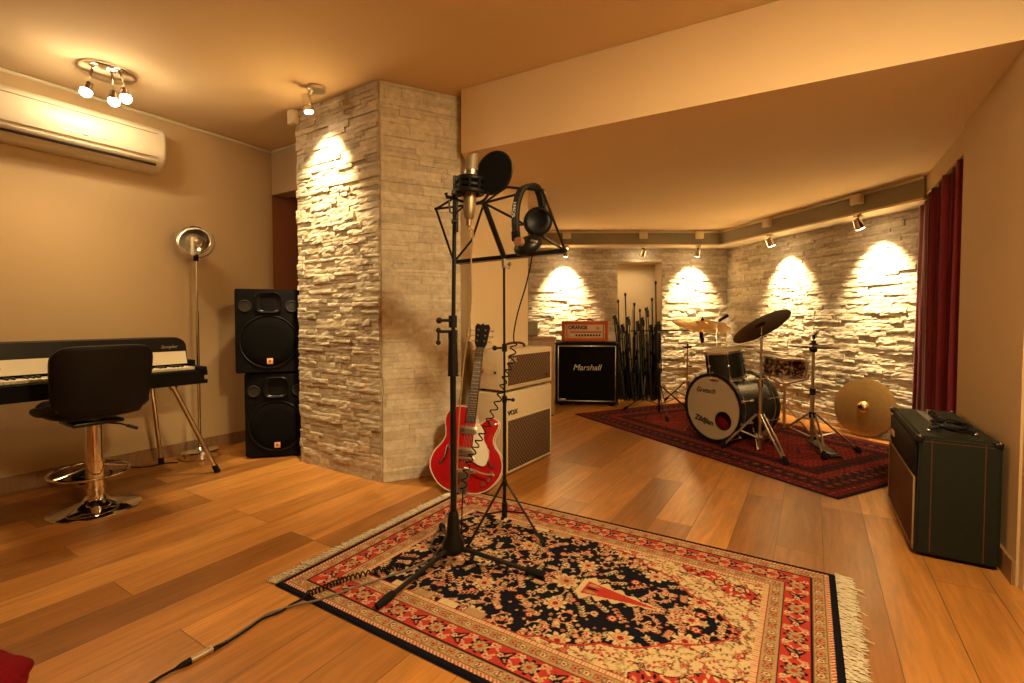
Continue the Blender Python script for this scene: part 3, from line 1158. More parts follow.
for i in range(len(rimf)):
    j = (i + 1) % len(rimf)
    t.faces.new((rimf[i], rimb[i], rimb[j], rimf[j]))
q = MB()
q._merge(t)
br_ = q.build('backrest', 'leather', st, angle=60)
sm = br_.modifiers.new('round', 'SUBSURF')
sm.levels = 1
sm.render_levels = 1
# arms joining seat and back
for s_ in (-1, 1):
    b = MB()
    b.tube([(s_ * 0.175, -0.155, 0.60), (s_ * 0.205, -0.06, 0.575), (s_ * 0.208, 0.05, 0.56), (s_ * 0.20, 0.15, 0.553)], [0.03, 0.028, 0.026, 0.02], 10)
    b.build('armrest', 'leather', st, angle=60)

# ------------------------------------------------------------------ floor lamp
lm = thing('floor_lamp', 'slender chrome floor lamp with a round reflector behind the piano end', 'floor lamp', (-2.36, 3.60, 0), 0)
b = MB()
b.lathe([(0, 0.004), (0.128, 0.004), (0.13, 0.012), (0.13, 0.050), (0.124, 0.058), (0.03, 0.060), (0.018, 0.075), (0, 0.075)], 40)
b.build('base', 'chrome', lm)
b = MB()
b.cyl((0, 0, 0.06), (0, 0, 1.10), 0.0115, n=14)
b.cyl((0, 0, 1.08), (0, 0, 1.50), 0.008, n=14)
b.cyl((0, 0, 0.62), (0, 0, 0.66), 0.015, n=14)
b.build('pole', 'chrome', lm)
b = MB()
b.cyl((0, 0, 1.475), (0, 0, 1.535), 0.016, n=14)
b.build('joint', 'rubber', lm)
fw = Vector((0.35, -0.92, 0.16)).normalized()
hc = Vector((-0.01, 0.0, 1.625))
X = Matrix.Translation(hc) @ frame_from_dir(fw) @ Matrix.Scale(0.9, 4)
b = MB()
b.lathe([(0.028, -0.085), (0.05, -0.082), (0.085, -0.06), (0.112, -0.02), (0.120, 0.012), (0.124, 0.014), (0.122, 0.018), (0.112, 0.012), (0.10, -0.012), (0.075, -0.045), (0.04, -0.065), (0.0, -0.07)], 40, X)
b.build('reflector', 'chrome', lm)
b = MB()
b.lathe([(0.0, -0.05), (0.04, -0.045), (0.058, -0.01), (0.052, 0.02), (0.03, 0.042), (0.0, 0.05)], 28, X)
b.build('front_bowl', 'nickel', lm)
b = MB()
u_ = fw.cross(Vector((0, 0, 1))).normalized()
arc = []
for k in range(21):
    a = -PI * 0.15 + PI * 1.3 * k / 20
    arc.append(hc + u_ * (0.132 * math.cos(a - PI)) + Vector((0, 0, 1)) * (0.132 * math.sin(a - PI)) )
b.tube(arc, 0.0045, 8)
b.build('yoke', 'nickel', lm)
b = MB()
b.box(hc + fw * 0.055 + Vector((0, 0, -0.055)), (0.022, 0.012, 0.13), bev=0.003)
b.tube([hc + fw * 0.05 + Vector((0, 0, -0.115)), Vector((0, 0, 1.53))], 0.010, 10)
b.build('bracket', 'ivory', lm)

# ------------------------------------------------------------------ two loudspeakers
def speaker(loc, rz, w, h, d, label):
    r = thing('loudspeaker', label, 'loudspeaker', loc, rz, 'stacked loudspeakers')
    b = MB()
    # trapezoid in plan: narrower at the back
    bm = bmesh.new()
    o_ = [(-w / 2, -d / 2), (-w / 2 + 0.03, -d / 2 - 0.012), (w / 2 - 0.03, -d / 2 - 0.012), (w / 2, -d / 2), (w / 2 * 0.74, d / 2), (-w / 2 * 0.74, d / 2)]
    lo = [bm.verts.new((x, y, 0.012)) for x, y in o_]
    hi = [bm.verts.new((x, y, h)) for x, y in o_]
    bm.faces.new(lo[::-1])
    bm.faces.new(hi)
    for i in range(6):
        j = (i + 1) % 6
        bm.faces.new((lo[i], lo[j], hi[j], hi[i]))
    bmesh.ops.bevel(bm, geom=bm.edges[:], offset=0.007, segments=2, affect='EDGES')
    b._merge(bm)
    b.build('cabinet', 'tolex', r)
    feet(r, w * 0.34, d * 0.33, 0.014)
    yf = -d / 2 - 0.012
    # round woofer grille with its raised rim
    cz, R = h * 0.385, w * 0.43
    X = Matrix.Translation((0, yf - 0.002, cz)) @ Matrix.Rotation(PI / 2, 4, 'X')
    b = MB()
    b.lathe([(0, 0.012), (R * 0.6, 0.010), (R * 0.93, 0.003), (R * 0.95, 0.0), (0, -0.001)], 48, X)
    b.build('woofer_grille', 'cloth_black', r)
    b = MB()
    b.torus((0, yf - 0.004, cz), R * 0.985, 0.006, Matrix.Rotation(PI / 2, 4, 'X'), 56, 8)
    b.build('woofer_rim', 'satin', r)
    # horn: flared mouth around a narrow throat
    hz, hw, hh = h * 0.84, w * 0.20, h * 0.125
    b = MB()
    t = bmesh.new()
    rg = []
    for k, (fx, fz, y) in enumerate(((1.0, 1.0, -0.008), (0.94, 0.94, -0.014), (0.80, 0.85, 0.0), (0.5, 0.7, 0.012), (0.2, 0.5, 0.018))):
        ring = []
        for q in range(32):
            a = 2 * PI * q / 32
            c, s_ = math.cos(a), math.sin(a)
            f = (abs(c) ** 4 + abs(s_) ** 4) ** -0.25
            ring.append(t.verts.new((hw * fx * c * f, yf + y - 0.006, hz + hh * fz * s_ * f)))
        rg.append(ring)
    for A_, B_ in zip(rg, rg[1:]):
        for q in range(32):
            t.faces.new((A_[q], A_[(q + 1) % 32], B_[(q + 1) % 32], B_[q]))
    t.faces.new(rg[-1])
    b._merge(t)
    b.build('horn', 'satin', r)
    for s_ in (-1, 1):
        b = MB()
        b.cyl((s_ * w * 0.345, yf - 0.003, h * 0.80), (s_ * w * 0.345, yf + 0.01, h * 0.80), w * 0.085, n=28)
        b.torus((s_ * w * 0.345, yf - 0.003, h * 0.80), w * 0.088, 0.005, Matrix.Rotation(PI / 2, 4, 'X'), 30, 8)
        b.build('bass_port', 'dark', r)
    b = MB()
    b.box((0.005, yf - 0.012, h * 0.155), (0.040, 0.006, 0.042), bev=0.002)
    bd = b.build('badge', 'badge', r)
    MB().box((0.005, yf - 0.0155, h * 0.158), (0.018, 0.002, 0.018), (0, 0.5, 0), bev=0.001).build('badge_mark', 'tolex_orange', bd)
    return r
speaker((-1.815, 3.76, 0), 0.26, 0.44, 0.632, 0.34, 'black loudspeaker standing on the floor, lower of the two beside the pillar')
speaker((-1.865, 3.735, 0.632), 0.34, 0.455, 0.632, 0.34, 'black loudspeaker with a pale badge, upper of the two beside the pillar')

# red cloth heap at the lower corner of the photo
rc = MB()
t = bmesh.new()
bmesh.ops.create_icosphere(t, subdivisions=5, radius=1.0)
for v in t.verts:
    p = v.co.copy()
    n_ = noise.noise(p * 1.4 + Vector((3, 1, 7)))
    n2 = noise.noise(p * 5.2)
    k = 1 + 0.20 * n_ + 0.035 * n2
    v.co = Vector((p.x * 0.24 * k, p.y * 0.22 * k, max(-0.045, p.z * 0.09 * k)))
rc._merge(t)
o = rc.build('blanket', 'redcloth', angle=180)
o.location = (-1.545, 1.185, 0.046)
tag(o, 'dark red cloth heaped on the floor boards at the near corner', 'cloth')
# ------------------------------------------------------------------ microphone stand
def ang(d):
    return math.radians(d)
MS = Vector((-0.245, 1.98, 0.0))
ZR = 0.010                                 # top of the rug
ms = thing('microphone_stand', 'tall black tripod microphone stand in the middle of the patterned rug', 'microphone stand', MS + Vector((0, 0, ZR)))
b = MB()
b.cyl((0, 0, 0.09), (0.001, 0, 0.93), 0.0125, n=16)
b.cyl((0.001, 0, 0.86), (0.012, 0, 1.62), 0.0085, n=14)
b.build('pole', 'satin', ms)
b = MB()
b.lathe([(0, 0.055), (0.034, 0.058), (0.046, 0.075), (0.047, 0.10), (0.030, 0.135), (0.022, 0.22), (0.017, 0.235), (0, 0.235)], 20)
b.build('hub', 'black', ms)
for a in (-128, -14, 106):
    d = Vector((math.cos(ang(a)), math.sin(ang(a)), 0))
    q0, q1 = d * 0.03 + Vector((0, 0, 0.082)), d * 0.355 + Vector((0, 0, 0.018))
    b = MB()
    b.tube([q0, q1], 0.0095, 10)
    lg = b.build('leg', 'satin', ms)
    b = MB()
    b.tube([q0.lerp(q1, 0.86), q0.lerp(q1, 0.93), d * 0.385 + Vector((0, 0, 0.013))], [0.013, 0.016, 0.0125], 12)
    b.build('rubber_foot', 'rubber', lg)
b = MB()
b.cyl((0.001, 0, 0.80), (0.001, 0, 0.96), 0.022, 0.018, n=18)
b.cyl((0.001, 0, 0.955), (0.001, 0, 0.99), 0.0195, n=18)
b.cyl((0.001, 0, 1.0), (0.001, 0, 1.05), 0.0175, n=18)
b.build('clutch', 'black', ms)
b = MB()
b.cyl((0, -0.01, 1.03), (-0.045, -0.02, 1.03), 0.006, n=10)
b.sph((-0.052, -0.022, 1.03), 0.013)
b.build('knob', 'black', ms)
b = MB()
b.cyl((0, -0.01, 0.985), (-0.05, -0.02, 0.985), 0.006, n=10)
b.sph((-0.055, -0.021, 0.99), 0.011)
b.tube([(-0.055, -0.021, 0.99), (-0.056, -0.021, 0.945)], 0.005, 8)
b.sph((-0.056, -0.021, 0.94), 0.0105)
b.build('cable_holder', 'black', ms)
# head of the stand: clamp, short arm and elastic shock mount
MC = at(470.5, 186, 1.95)                  # middle of the shock mount
top = Vector((0.012, 0, 1.60)) + MS
b = MB()
L0 = lambda v: Vector(v) - MS - Vector((0, 0, ZR))
b.cyl(L0(at(456.5, 232, 1.96)), L0(at(456.5, 183, 1.96)), 0.0075, n=12)
b.tube([L0(at(456.5, 184, 1.96)), L0(at(456.5, 178, 1.96)), L0(at(462, 177, 1.95))], 0.010, 8)
b.cyl(L0(at(455, 193, 1.96)), L0(at(459, 193, 1.93)), 0.017, n=14)
b.tube([L0(at(457, 198, 1.955)), L0(at(447, 197, 1.95)), L0(at(446, 193, 1.95))], 0.0075, 8)
b.build('boom_clamp', 'black', ms)
b = MB()
b.tube([L0(at(449, 200, 1.95)), L0(at(450, 212, 1.95)), L0(at(455, 214, 1.95)), L0(at(463, 207, 1.95))], 0.004, 8)
b.build('hook', 'black', ms)
b = MB()
b.cyl(L0(at(451.5, 221.5, 1.955)), L0(at(457, 221.5, 1.96)), 0.009, n=12)
b.build('wing_nut', 'black', ms)
tilt = Vector((0.05, 0.0, 1)).normalized()
Xm = frame_from_dir(tilt)
b = MB()
for dz, R in ((0.024, 0.050), (-0.024, 0.050), (0.0, 0.044)):
    b.torus(L0(MC + tilt * dz), R, 0.0105, Xm, 30, 8)
for k in range(8):
    a = 2 * PI * k / 8
    p0 = Xm.to_3x3() @ Vector((0.052 * math.cos(a), 0.052 * math.sin(a), 0))
    p1 = Xm.to_3x3() @ Vector((0.030 * math.cos(a + 0.35), 0.030 * math.sin(a + 0.35), 0))
    b.tube([L0(MC + p0 + tilt * 0.03), L0(MC + p1), L0(MC + p0 - tilt * 0.03)], 0.0042, 6)
    b.tube([L0(MC + p0 + tilt * 0.03), L0(MC + p0 - tilt * 0.03)], 0.006, 6)
b.lathe([(0.0268, -0.020), (0.036, -0.020), (0.036, 0.020), (0.0268, 0.020), (0.0268, -0.020)], 28, Matrix.Translation(L0(MC)) @ Xm)
b.build('shock_mount', 'black', ms)

# microphone
mc = thing('condenser_microphone', 'champagne coloured large condenser microphone held in a black shock mount', 'microphone', MC)
X = Xm
b = MB()
b.lathe([(0, -0.135), (0.012, -0.135), (0.018, -0.128), (0.0235, -0.105), (0.0258, -0.075), (0.0262, 0.015), (0.0262, 0.05), (0, 0.05)], 30, X)
b.build('body', 'gold', mc)
b = MB()
b.lathe([(0, 0.05), (0.0275, 0.05), (0.0275, 0.06), (0, 0.06)], 30, X)
b.build('collar', 'nickel', mc)
b = MB()
bm = bmesh.new()
rings = []
for z, r_, fl_ in ((0.06, 0.0262, 1.0), (0.085, 0.0265, 0.98), (0.118, 0.0262, 0.92), (0.122, 0.022, 0.9), (0.123, 0.0, 0.9)):
    rings.append([bm.verts.new((r_ * math.cos(2 * PI * k / 30), r_ * fl_ * math.sin(2 * PI * k / 30), z + 0.010 * (math.cos(2 * PI * k / 30) * r_ / 0.0262 if z > 0.11 else 0))) for k in range(30)])
for A_, B_ in zip(rings, rings[1:]):
    for k in range(30):
        bm.faces.new((A_[k], A_[(k + 1) % 30], B_[(k + 1) % 30], B_[k]))
bmesh.ops.remove_doubles(bm, verts=bm.verts, dist=1e-5)
b._merge(bm, X)
b.build('grille', 'mesh', mc)
b = MB()
b.cyl(X @ Vector((0, 0, -0.132)), X @ Vector((0, 0, -0.160)), 0.0115, 0.0095, n=16)
b.build('cable_plug', 'chrome', mc)
# its tan cable runs down behind the guitar and on to the rug
bot = MC + X.to_3x3() @ Vector((0, 0, -0.158))
mp_ = [bot, bot + Vector((0.0, 0, -0.02)), at(473, 232, 1.95), at(471, 262, 1.95), at(471, 300, 1.96), at(468, 330, 1.98), at(463, 372, 2.0), at(459, 420, 2.0), at(457, 470, 2.0), fl(454, 535, 0.10), fl(447, 549, 0.017), fl(436, 553, 0.017), fl(431, 545, 0.017), fl(442, 522, 0.017), fl(449, 515, 0.017), fl(450, 524, 0.017), fl(440, 548, 0.017), fl(424, 562, 0.017), fl(395, 574, 0.017), fl(350, 589, 0.017), fl(318, 600, 0.017), fl(297, 604.5, 0.010), fl(284, 608.5, 0.006), fl(268, 613.5, 0.006), fl(256, 621, 0.006), fl(240, 632, 0.006), fl(226, 641, 0.006)]
b = MB()
b.cyl(bot, bot + Vector((0, 0, -0.035)), 0.0095, 0.006, n=12)
b.build('cable_boot', 'rubber', mc)
b = MB()
b.tube(catmull(mp_[:9], 6), 0.0035, 8)
tag(b.build('microphone_cable', 'tan'), 'thin tan cable hanging down from the condenser microphone', 'cable')
b = MB()
b.tube(catmull(mp_[8:], 6), 0.0038, 8)
tag(b.build('microphone_cable', 'grey'), 'grey cable running over the rug past the stand foot to the floor boards', 'cable')

# pop filter on its gooseneck
pc = at(494, 173, 1.92)
pf = thing('pop_filter', 'round black pop filter in front of the condenser microphone', 'pop filter', pc)
nrm = (Vector((-0.52, -0.85, 0.05))).normalized()
X = frame_from_dir(nrm)
b = MB()
b.torus((0, 0, 0), 0.083, 0.005, X, 48, 8)
b.build('ring', 'black', pf)
b = MB()
b.lathe([(0, -0.003), (0.083, -0.003), (0.083, 0.003), (0, 0.003)], 48, X)
b.build('mesh_screen', 'cloth_black', pf)
b = MB()
L1 = lambda v: Vector(v) - pc
b.tube(catmull([L1(at(489, 193, 1.92)), L1(at(484, 200, 1.93)), L1(at(477, 203, 1.95)), L1(at(468, 203, 1.96)), L1(at(458, 200, 1.965))], 6), 0.0055, 8)
b.build('gooseneck', 'black', pf)

# ------------------------------------------------------------------ folding music stand
S0 = Vector((-0.035, 2.24, 0))
mu = thing('music_stand', 'black folding wire music stand with its desk tipped towards the camera', 'music stand', S0 + Vector((0, 0, ZR)))
Ls = lambda v: Vector(v) - S0 - Vector((0, 0, ZR))
b = MB()
topz = at(504, 258, 2.22)
b.cyl((0, 0, 0.10), (0, 0, 0.66), 0.0085, n=12)
b.cyl((0, 0, 0.62), Ls(topz), 0.0055, n=12)
b.build('pole', 'satin', mu)
b = MB()
b.cyl((0, 0, 0.645), (0, 0, 0.675), 0.012, n=12)
b.tube([(0, 0, 0.66), (0.035, -0.02, 0.66)], 0.005, 8)
b.sph((0.04, -0.022, 0.66), 0.009)
b.build('height_clamp', 'black', mu)
z2 = at(504, 348, 2.22).z
b = MB()
b.cyl((0, 0, z2 - 0.018 - ZR), (0, 0, z2 + 0.018 - ZR), 0.012, n=12)
b.tube([(0, 0, z2 - ZR), (-0.04, -0.02, z2 - ZR)], 0.005, 8)
b.sph((-0.045, -0.022, z2 - ZR), 0.012)
b.build('height_clamp', 'black', mu)
b = MB()
b.cyl((0, 0, 0.10), (0, 0, 0.17), 0.013, n=12)
b.build('hub', 'black', mu)
b = MB()
b.cyl((0, 0, 0.25), (0, 0, 0.275), 0.013, n=12)
b.build('collar', 'black', mu)
for a in (-146, -26, 94):
    d = Vector((math.cos(ang(a)), math.sin(ang(a)), 0))
    b = MB()
    b.tube([d * 0.012 + Vector((0, 0, 0.262)), d * 0.20 + Vector((0, 0, 0.010))], 0.0055, 8)
    b.tube([d * 0.012 + Vector((0, 0, 0.13)), d * 0.105 + Vector((0, 0, 0.137))], 0.0045, 8)
    lg = b.build('leg', 'satin', mu)
    b = MB()
    b.sph(d * 0.20 + Vector((0, 0, 0.010)), 0.010)
    b.build('rubber_foot', 'rubber', lg)
dl, dr_ = 2.37, 2.09                       # distances of the low corners of the desk
BL, BR = at(454, 262, dl), at(565, 250.5, dr_)
TL, TR = at(436, 209, 2.24), at(542.5, 190.5, 1.96)
def on(p, q, k):
    return p.lerp(q, k)
HB = at(484, 203, 2.10)
# low ledge
dv = (BR - BL).normalized()
pv = Vector((dv.y, -dv.x, 0)).normalized()
b = MB()
Xl = Matrix((dv, -pv, Vector((0, 0, 1)))).transposed()
mid = (BL + BR) / 2
rot = Xl.to_euler()
b.box(Ls(mid), ((BR - BL).length, 0.007, 0.018), rot, bev=0.002)
b.box(Ls(mid) + pv * -0.02 + Vector((0, 0, -0.008)), ((BR - BL).length * 0.98, 0.045, 0.003), rot)
b.build('desk_ledge', 'satin', mu)
b = MB()
CB = at(504, 257, 2.22)
cs = (CB - HB)
b.tube([Ls(HB), Ls(CB)], 0.0125, 8)
b.build('desk_spine', 'satin', mu)
b = MB()
w = 0.0055
b.tube([Ls(TL), Ls(BL)], w, 8)
b.tube([Ls(TR), Ls(BR)], w, 8)
b.tube([Ls(TL), Ls(HB)], w, 8)
b.tube([Ls(TL), Ls(at(456, 197, 2.19)), Ls(at(464, 192, 2.17))], w, 8)
b.tube([Ls(HB), Ls(at(513, 195, 2.03)), Ls(TR)], w * 0.001 + 0.0001, 4)
b.tube([Ls(HB), Ls(at(516, 194.5, 2.03))], w, 8)
b.tube([Ls(at(507, 187, 2.05)), Ls(TR)], w, 8)
b.tube([Ls(HB), Ls(at(472, 240, 2.29)), Ls(BL)], w, 8)
b.tube([Ls(HB), Ls(at(517, 220, 2.10)), Ls(BR)], w, 8)
b.tube([Ls(at(507, 187, 2.05)), Ls(at(484, 203, 2.10))], w * 0.8, 8)
b.build('desk_frame', 'satin', mu)
for p in (TL, TR, BL, BR):
    b = MB()
    b.sph(Ls(p), 0.0085)
    b.build('desk_joint', 'black', mu)
b = MB()
b.cyl(Ls(at(504, 259, 2.22)), Ls(at(504, 268, 2.22)), 0.011, n=12)
b.tube([Ls(at(504, 264, 2.22)), Ls(at(509, 268, 2.19))], 0.006, 8)
b.sph(Ls(at(509.5, 264, 2.19)), 0.010)
b.build('tilt_bracket', 'nickel', mu)

# ------------------------------------------------------------------ headphones hung over the desk
hp = thing('headphones', 'large black studio headphones hung over the music stand', 'headphones', at(528, 225, 2.02))
Lh = lambda v: Vector(v) - hp.location
b = MB()
# headband: a broad flat strap
path = catmull([at(516.5, 236, 1.97), at(515.5, 222, 1.97), at(516.5, 205, 1.98), at(521, 191, 1.995), at(529, 185.5, 2.02), at(536, 187, 2.05), at(540, 195, 2.07), at(542.5, 207, 2.08)], 7)
t = bmesh.new()
rg = []
wd = Vector((0.62, -0.75, -0.1)).normalized()
for i, p in enumerate(path):
    u = i / (len(path) - 1)
    ww = 0.018 + 0.004 * math.sin(u * PI)
    tg = (path[min(i + 1, len(path) - 1)] - path[max(i - 1, 0)]).normalized()
    nn = tg.cross(wd).normalized()
    ww_ = wd * ww
    th = 0.0075
    rg.append([t.verts.new(Lh(p) + q) for q in (ww_ * 0.85 + nn * th, ww_ + nn * 0, ww_ * 0.85 - nn * th, -ww_ * 0.85 - nn * th, -ww_, -ww_ * 0.85 + nn * th)])
for A_, B_ in zip(rg, rg[1:]):
    for k in range(6):
        t.faces.new((A_[k], A_[(k + 1) % 6], B_[(k + 1) % 6], B_[k]))
t.faces.new(rg[0])
t.faces.new(rg[-1])
b._merge(t)
b.build('headband', 'leather', hp, angle=50)
# far cup: faces the camera
c = at(538, 222, 2.05)
nrm = Vector((-0.25, -0.95, 0.05)).normalized()
X = Matrix.Translation(Lh(c)) @ frame_from_dir(nrm)
b = MB()
b.lathe([(0, 0.012), (0.030, 0.012), (0.036, 0.020), (0.052, 0.022), (0.061, 0.012), (0.062, 0.0), (0.058, -0.012), (0.035, -0.024), (0, -0.026)], 40, X)
b.build('ear_cup', 'leather', hp, angle=60)
b = MB()
b.tube([Lh(at(541.5, 203, 2.08)), Lh(at(545, 210, 2.09)), Lh(at(549, 220, 2.085))], 0.008, 8)
b.tube([Lh(at(519.5, 225, 2.02)), Lh(at(524, 224.5, 2.03))], 0.004, 8)
b.build('yoke', 'black', hp)
# near cup: seen from its edge
c = at(527, 243.5, 2.0)
nrm = Vector((-0.42, -0.45, 0.79)).normalized()
X = Matrix.Translation(Lh(c)) @ frame_from_dir(nrm)
b = MB()
b.lathe([(0, 0.022), (0.030, 0.021), (0.050, 0.012), (0.060, 0.0), (0.062, -0.008), (0.060, -0.022), (0.048, -0.030), (0, -0.030)], 40, X)
b.build('ear_cup', 'black', hp, angle=50)
b = MB()
cc = at(517.5, 241.5, 1.94)
b.cyl(Lh(cc) + Vector((0.012, 0.02, 0)), Lh(cc), 0.020, 0.018, n=24)
b.build('hinge_cap', 'copper', hp)
b = MB()
b.box(Lh(at(516, 236, 1.965)), (0.036, 0.022, 0.045), (0.1, 0, -0.5), bev=0.007)
b.build('yoke', 'black', hp)
b = MB()
b.box(Lh(at(534, 241, 1.955)), (0.030, 0.004, 0.010), (-0.5, 0.3, -0.3), bev=0.001)
b.build('cup_badge', 'nickel', hp)
# brand letters along the strap
txt = text('SONY', 0.026, 'logo', 'nickel', hp, (0, 0, 0), rot=(0, 0, 0), ext=0.0006, bold=0.0004)
i0 = 12
pp = path[i0]
tg = (path[i0 + 2] - path[i0 - 2]).normalized()
zz = tg.cross(wd).normalized()
toward = (Vector((0, 0, H)) - pp).normalized()
fx = tg
fz = zz if zz.dot(toward) > 0 else -zz
fy = fz.cross(fx)
txt.data.transform(Matrix.Translation(Lh(pp) + fz * 0.0085) @ Matrix((fx, fy, fz)).transposed().to_4x4())
# coiled cable
straight = catmull([at(532, 254, 1.99), at(531, 263, 1.99), at(526, 285, 2.0), at(518, 312, 2.02), at(514, 332, 2.03), at(514, 343, 2.03)], 6)
coilp = catmull([at(514, 343, 2.03), at(511, 362, 2.03), at(505, 378, 2.03), at(499, 398, 2.03), at(490, 418, 2.02), at(481, 436, 2.01), at(473, 452, 2.0), at(466, 470, 2.0), at(463, 490, 2.0)], 14)
def coil(path, R, turns, per=10):
    n = len(path)
    pts = []
    tot = turns * per
    for i in range(tot + 1):
        u = i / tot * (n - 1)
        k = min(int(u), n - 2)
        p = path[k].lerp(path[k + 1], u - k)
        tg = (path[k + 1] - path[k]).normalized()
        x = Vector((0, 1, 0))
        x = (x - tg * x.dot(tg)).normalized()
        y = tg.cross(x)
        a = 2 * PI * i / per
        pts.append(p + x * R * math.cos(a) + y * R * math.sin(a))
    return pts
b = MB()
b.tube([Lh(p) for p in straight], 0.0028, 8)
b.tube([Lh(p) for p in coil(coilp, 0.013, 19)], 0.0030, 6)
tail = catmull([at(463, 490, 2.0), at(462, 510, 2.0), fl(461, 540, 0.10), fl(457, 551, 0.016), fl(436, 558, 0.016), fl(405, 566, 0.016)], 6)
b.tube([Lh(p) for p in tail], 0.0028, 8)
rc_ = catmull([fl(405, 566, 0.023), fl(385, 569, 0.023), fl(352, 577, 0.023), fl(330, 585, 0.023), fl(308, 594, 0.023)], 10)
b.tube([Lh(p) for p in coil(rc_, 0.009, 26)], 0.0032, 6)
b.build('coiled_cable', 'rubber', hp)
# the extension it is plugged into, with its bright connector
xp = [fl(308, 594, 0.022), fl(300, 600, 0.012), fl(291, 604.5, 0.006), fl(280, 612, 0.006), fl(262, 619, 0.006), fl(248, 629, 0.006), fl(231, 640, 0.0075), fl(220, 646, 0.009)]
b = MB()
b.tube(catmull(xp, 6), 0.0036, 8)
b.tube([fl(228, 642, 0.009), fl(212, 650, 0.010)], [0.0045, 0.0075], 10)
xo = tag(b.build('headphone_plug_lead', 'rubber'), 'thin black lead crossing from the rug corner to the bright connector on the floor', 'cable')
cn = thing('cable_connector', 'bright metal jack connector with a black lead on the bare floor boards', 'connector', fl(204, 653, 0.011))
Lc_ = lambda v: Vector(v) - cn.location
b = MB()
b.cyl(Lc_(fl(210, 650, 0.011)), Lc_(fl(191, 660.5, 0.011)), 0.0095, n=18)
b.cyl(Lc_(fl(212, 649, 0.011)), Lc_(fl(208.5, 651, 0.011)), 0.0108, n=18)
b.build('metal_shell', 'nickel', cn)
b = MB()
b.tube([Lc_(fl(191, 660.5, 0.011)), Lc_(fl(182, 665, 0.010)), Lc_(fl(175, 669, 0.008))], [0.0105, 0.0085, 0.0045], 12)
b.build('strain_relief', 'rubber', cn)
b = MB()
b.tube([Lc_(p) for p in catmull([fl(176, 668.5, 0.008), fl(160, 677, 0.006), fl(148, 685, 0.006), fl(120, 700, 0.006)], 6)], 0.0042, 8)
b.build('lead', 'rubber', cn)

# ------------------------------------------------------------------ cream amplifiers behind the guitar
VD = Vector((0.357, 0.526, 0)).normalized()
VN = Vector((VD.y, -VD.x, 0))
AV = math.atan2(VD.y, VD.x)              # local x -> RD, front (-y) -> into the room
fwid = 0.63
v0 = Vector((-0.052, 3.105, 0))
DV = 0.262
vc = v0 + VD * (fwid / 2) - VN * (DV / 2)
def vox(z0, h, w, d, name, label, cabinet):
    r = thing(name, label, 'amplifier', (vc.x, vc.y, z0), AV)
    MB().box((0, 0, h / 2 + 0.008), (w, d, h - 0.012), bev=0.010, seg=3).build('cabinet', 'tolex_cream', r)
    feet(r, w / 2 - 0.06, d / 2 - 0.05, 0.016)
    f = -d / 2
    return r, f
hcab = 0.553
cabo, f = vox(0, hcab, fwid, DV, 'speaker_cabinet', 'cream speaker cabinet with brown diamond cloth behind the red guitar', True)
gz0, gz1 = 0.035, 0.375
def grille(r, f, x0, x1, z0, z1, m='cloth_brown', edge='tolex_cream'):
    MB().box(((x0 + x1) / 2, f - 0.001, (z0 + z1) / 2), (x1 - x0, 0.008, z1 - z0), bev=0.001).build('speaker_cloth', m, r)
    b = MB()
    w = 0.008
    for (cx, cz, sx, sz) in (((x0 + x1) / 2, z0, x1 - x0 + w, w), ((x0 + x1) / 2, z1, x1 - x0 + w, w), (x0, (z0 + z1) / 2, w, z1 - z0), (x1, (z0 + z1) / 2, w, z1 - z0)):
        b.box((cx, f - 0.004, cz), (sx, 0.010, sz), bev=0.002)
    b.build('piping', edge, r)
grille(cabo, f, -fwid / 2 + 0.03, fwid / 2 - 0.03, gz0, gz1)
text('VOX', 0.044, 'logo', 'ebony', cabo, (-fwid / 2 + 0.098, f - 0.002, 0.420), ext=0.003, sx=1.25, bold=0.0006)
hh = 0.275
heado, f = vox(0.56, hh, fwid, DV, 'amplifier_head', 'cream amplifier head with brown diamond cloth on the cream cabinet', False)
grille(heado, f, -fwid / 2 + 0.030, fwid / 2 - 0.030, 0.040, hh - 0.030)
text('VOX', 0.040, 'logo', 'tolex_cream', heado, (-fwid / 2 + 0.085, f - 0.007, hh - 0.065), ext=0.002, sx=1.25)
b = MB()
b.box((fwid / 2 - 0.075, f - 0.007, 0.075), (0.06, 0.003, 0.014), bev=0.001)
b.build('nameplate', 'ebony', heado)
b = MB()
pts = [(-0.13, 0, hh), (-0.125, 0, hh + 0.022), (-0.06, 0, hh + 0.036), (0.06, 0, hh + 0.036), (0.125, 0, hh + 0.022), (0.13, 0, hh)]
b.tube(catmull(pts, 5), 0.009, 8)
b.build('handle', 'cloth_rust', heado)
for y in (-0.06, 0.05):
    b = MB()
    b.cyl((-fwid / 2 + 0.003, y, 0.13), (-fwid / 2 - 0.003, y, 0.13), 0.009, n=14)
    b.build('side_screw', 'ebony', heado)

# ------------------------------------------------------------------ red guitar leaning on them
GB = fl(463, 491.5, 0.012)
gt = thing('electric_guitar', 'cherry red hollow-body electric guitar leaning against the cream amplifiers', 'electric guitar', (GB.x, GB.y - 0.02, 0.012), 0)
GR = Matrix.Scale(1.06, 4) @ Matrix.Rotation(-0.10, 4, 'Z') @ Matrix.Rotation(-ang(17), 4, 'X') @ Matrix.Rotation(0.075, 4, 'Y')
body = [(0, 0), (.085, .006), (.15, .040), (.197, .105), (.207, .165), (.188, .222), (.155, .262), (.140, .298), (.146, .335), (.160, .372), (.158, .408), (.128, .425), (.092, .416), (.062, .390), (.036, .378), (.030, .400), (.0, .46), (-.030, .473), (-.07, .480), (-.115, .468), (-.147, .432), (-.153, .385), (-.142, .335), (-.140, .298), (-.158, .258), (-.192, .212), (-.208, .155), (-.197, .10), (-.15, .040), (-.085, .006)]
ol = [(p.x, p.y) for p in catmull([(x, z, 0) for x, z in body], 5, True)]
GT = 0.066
b = MB()
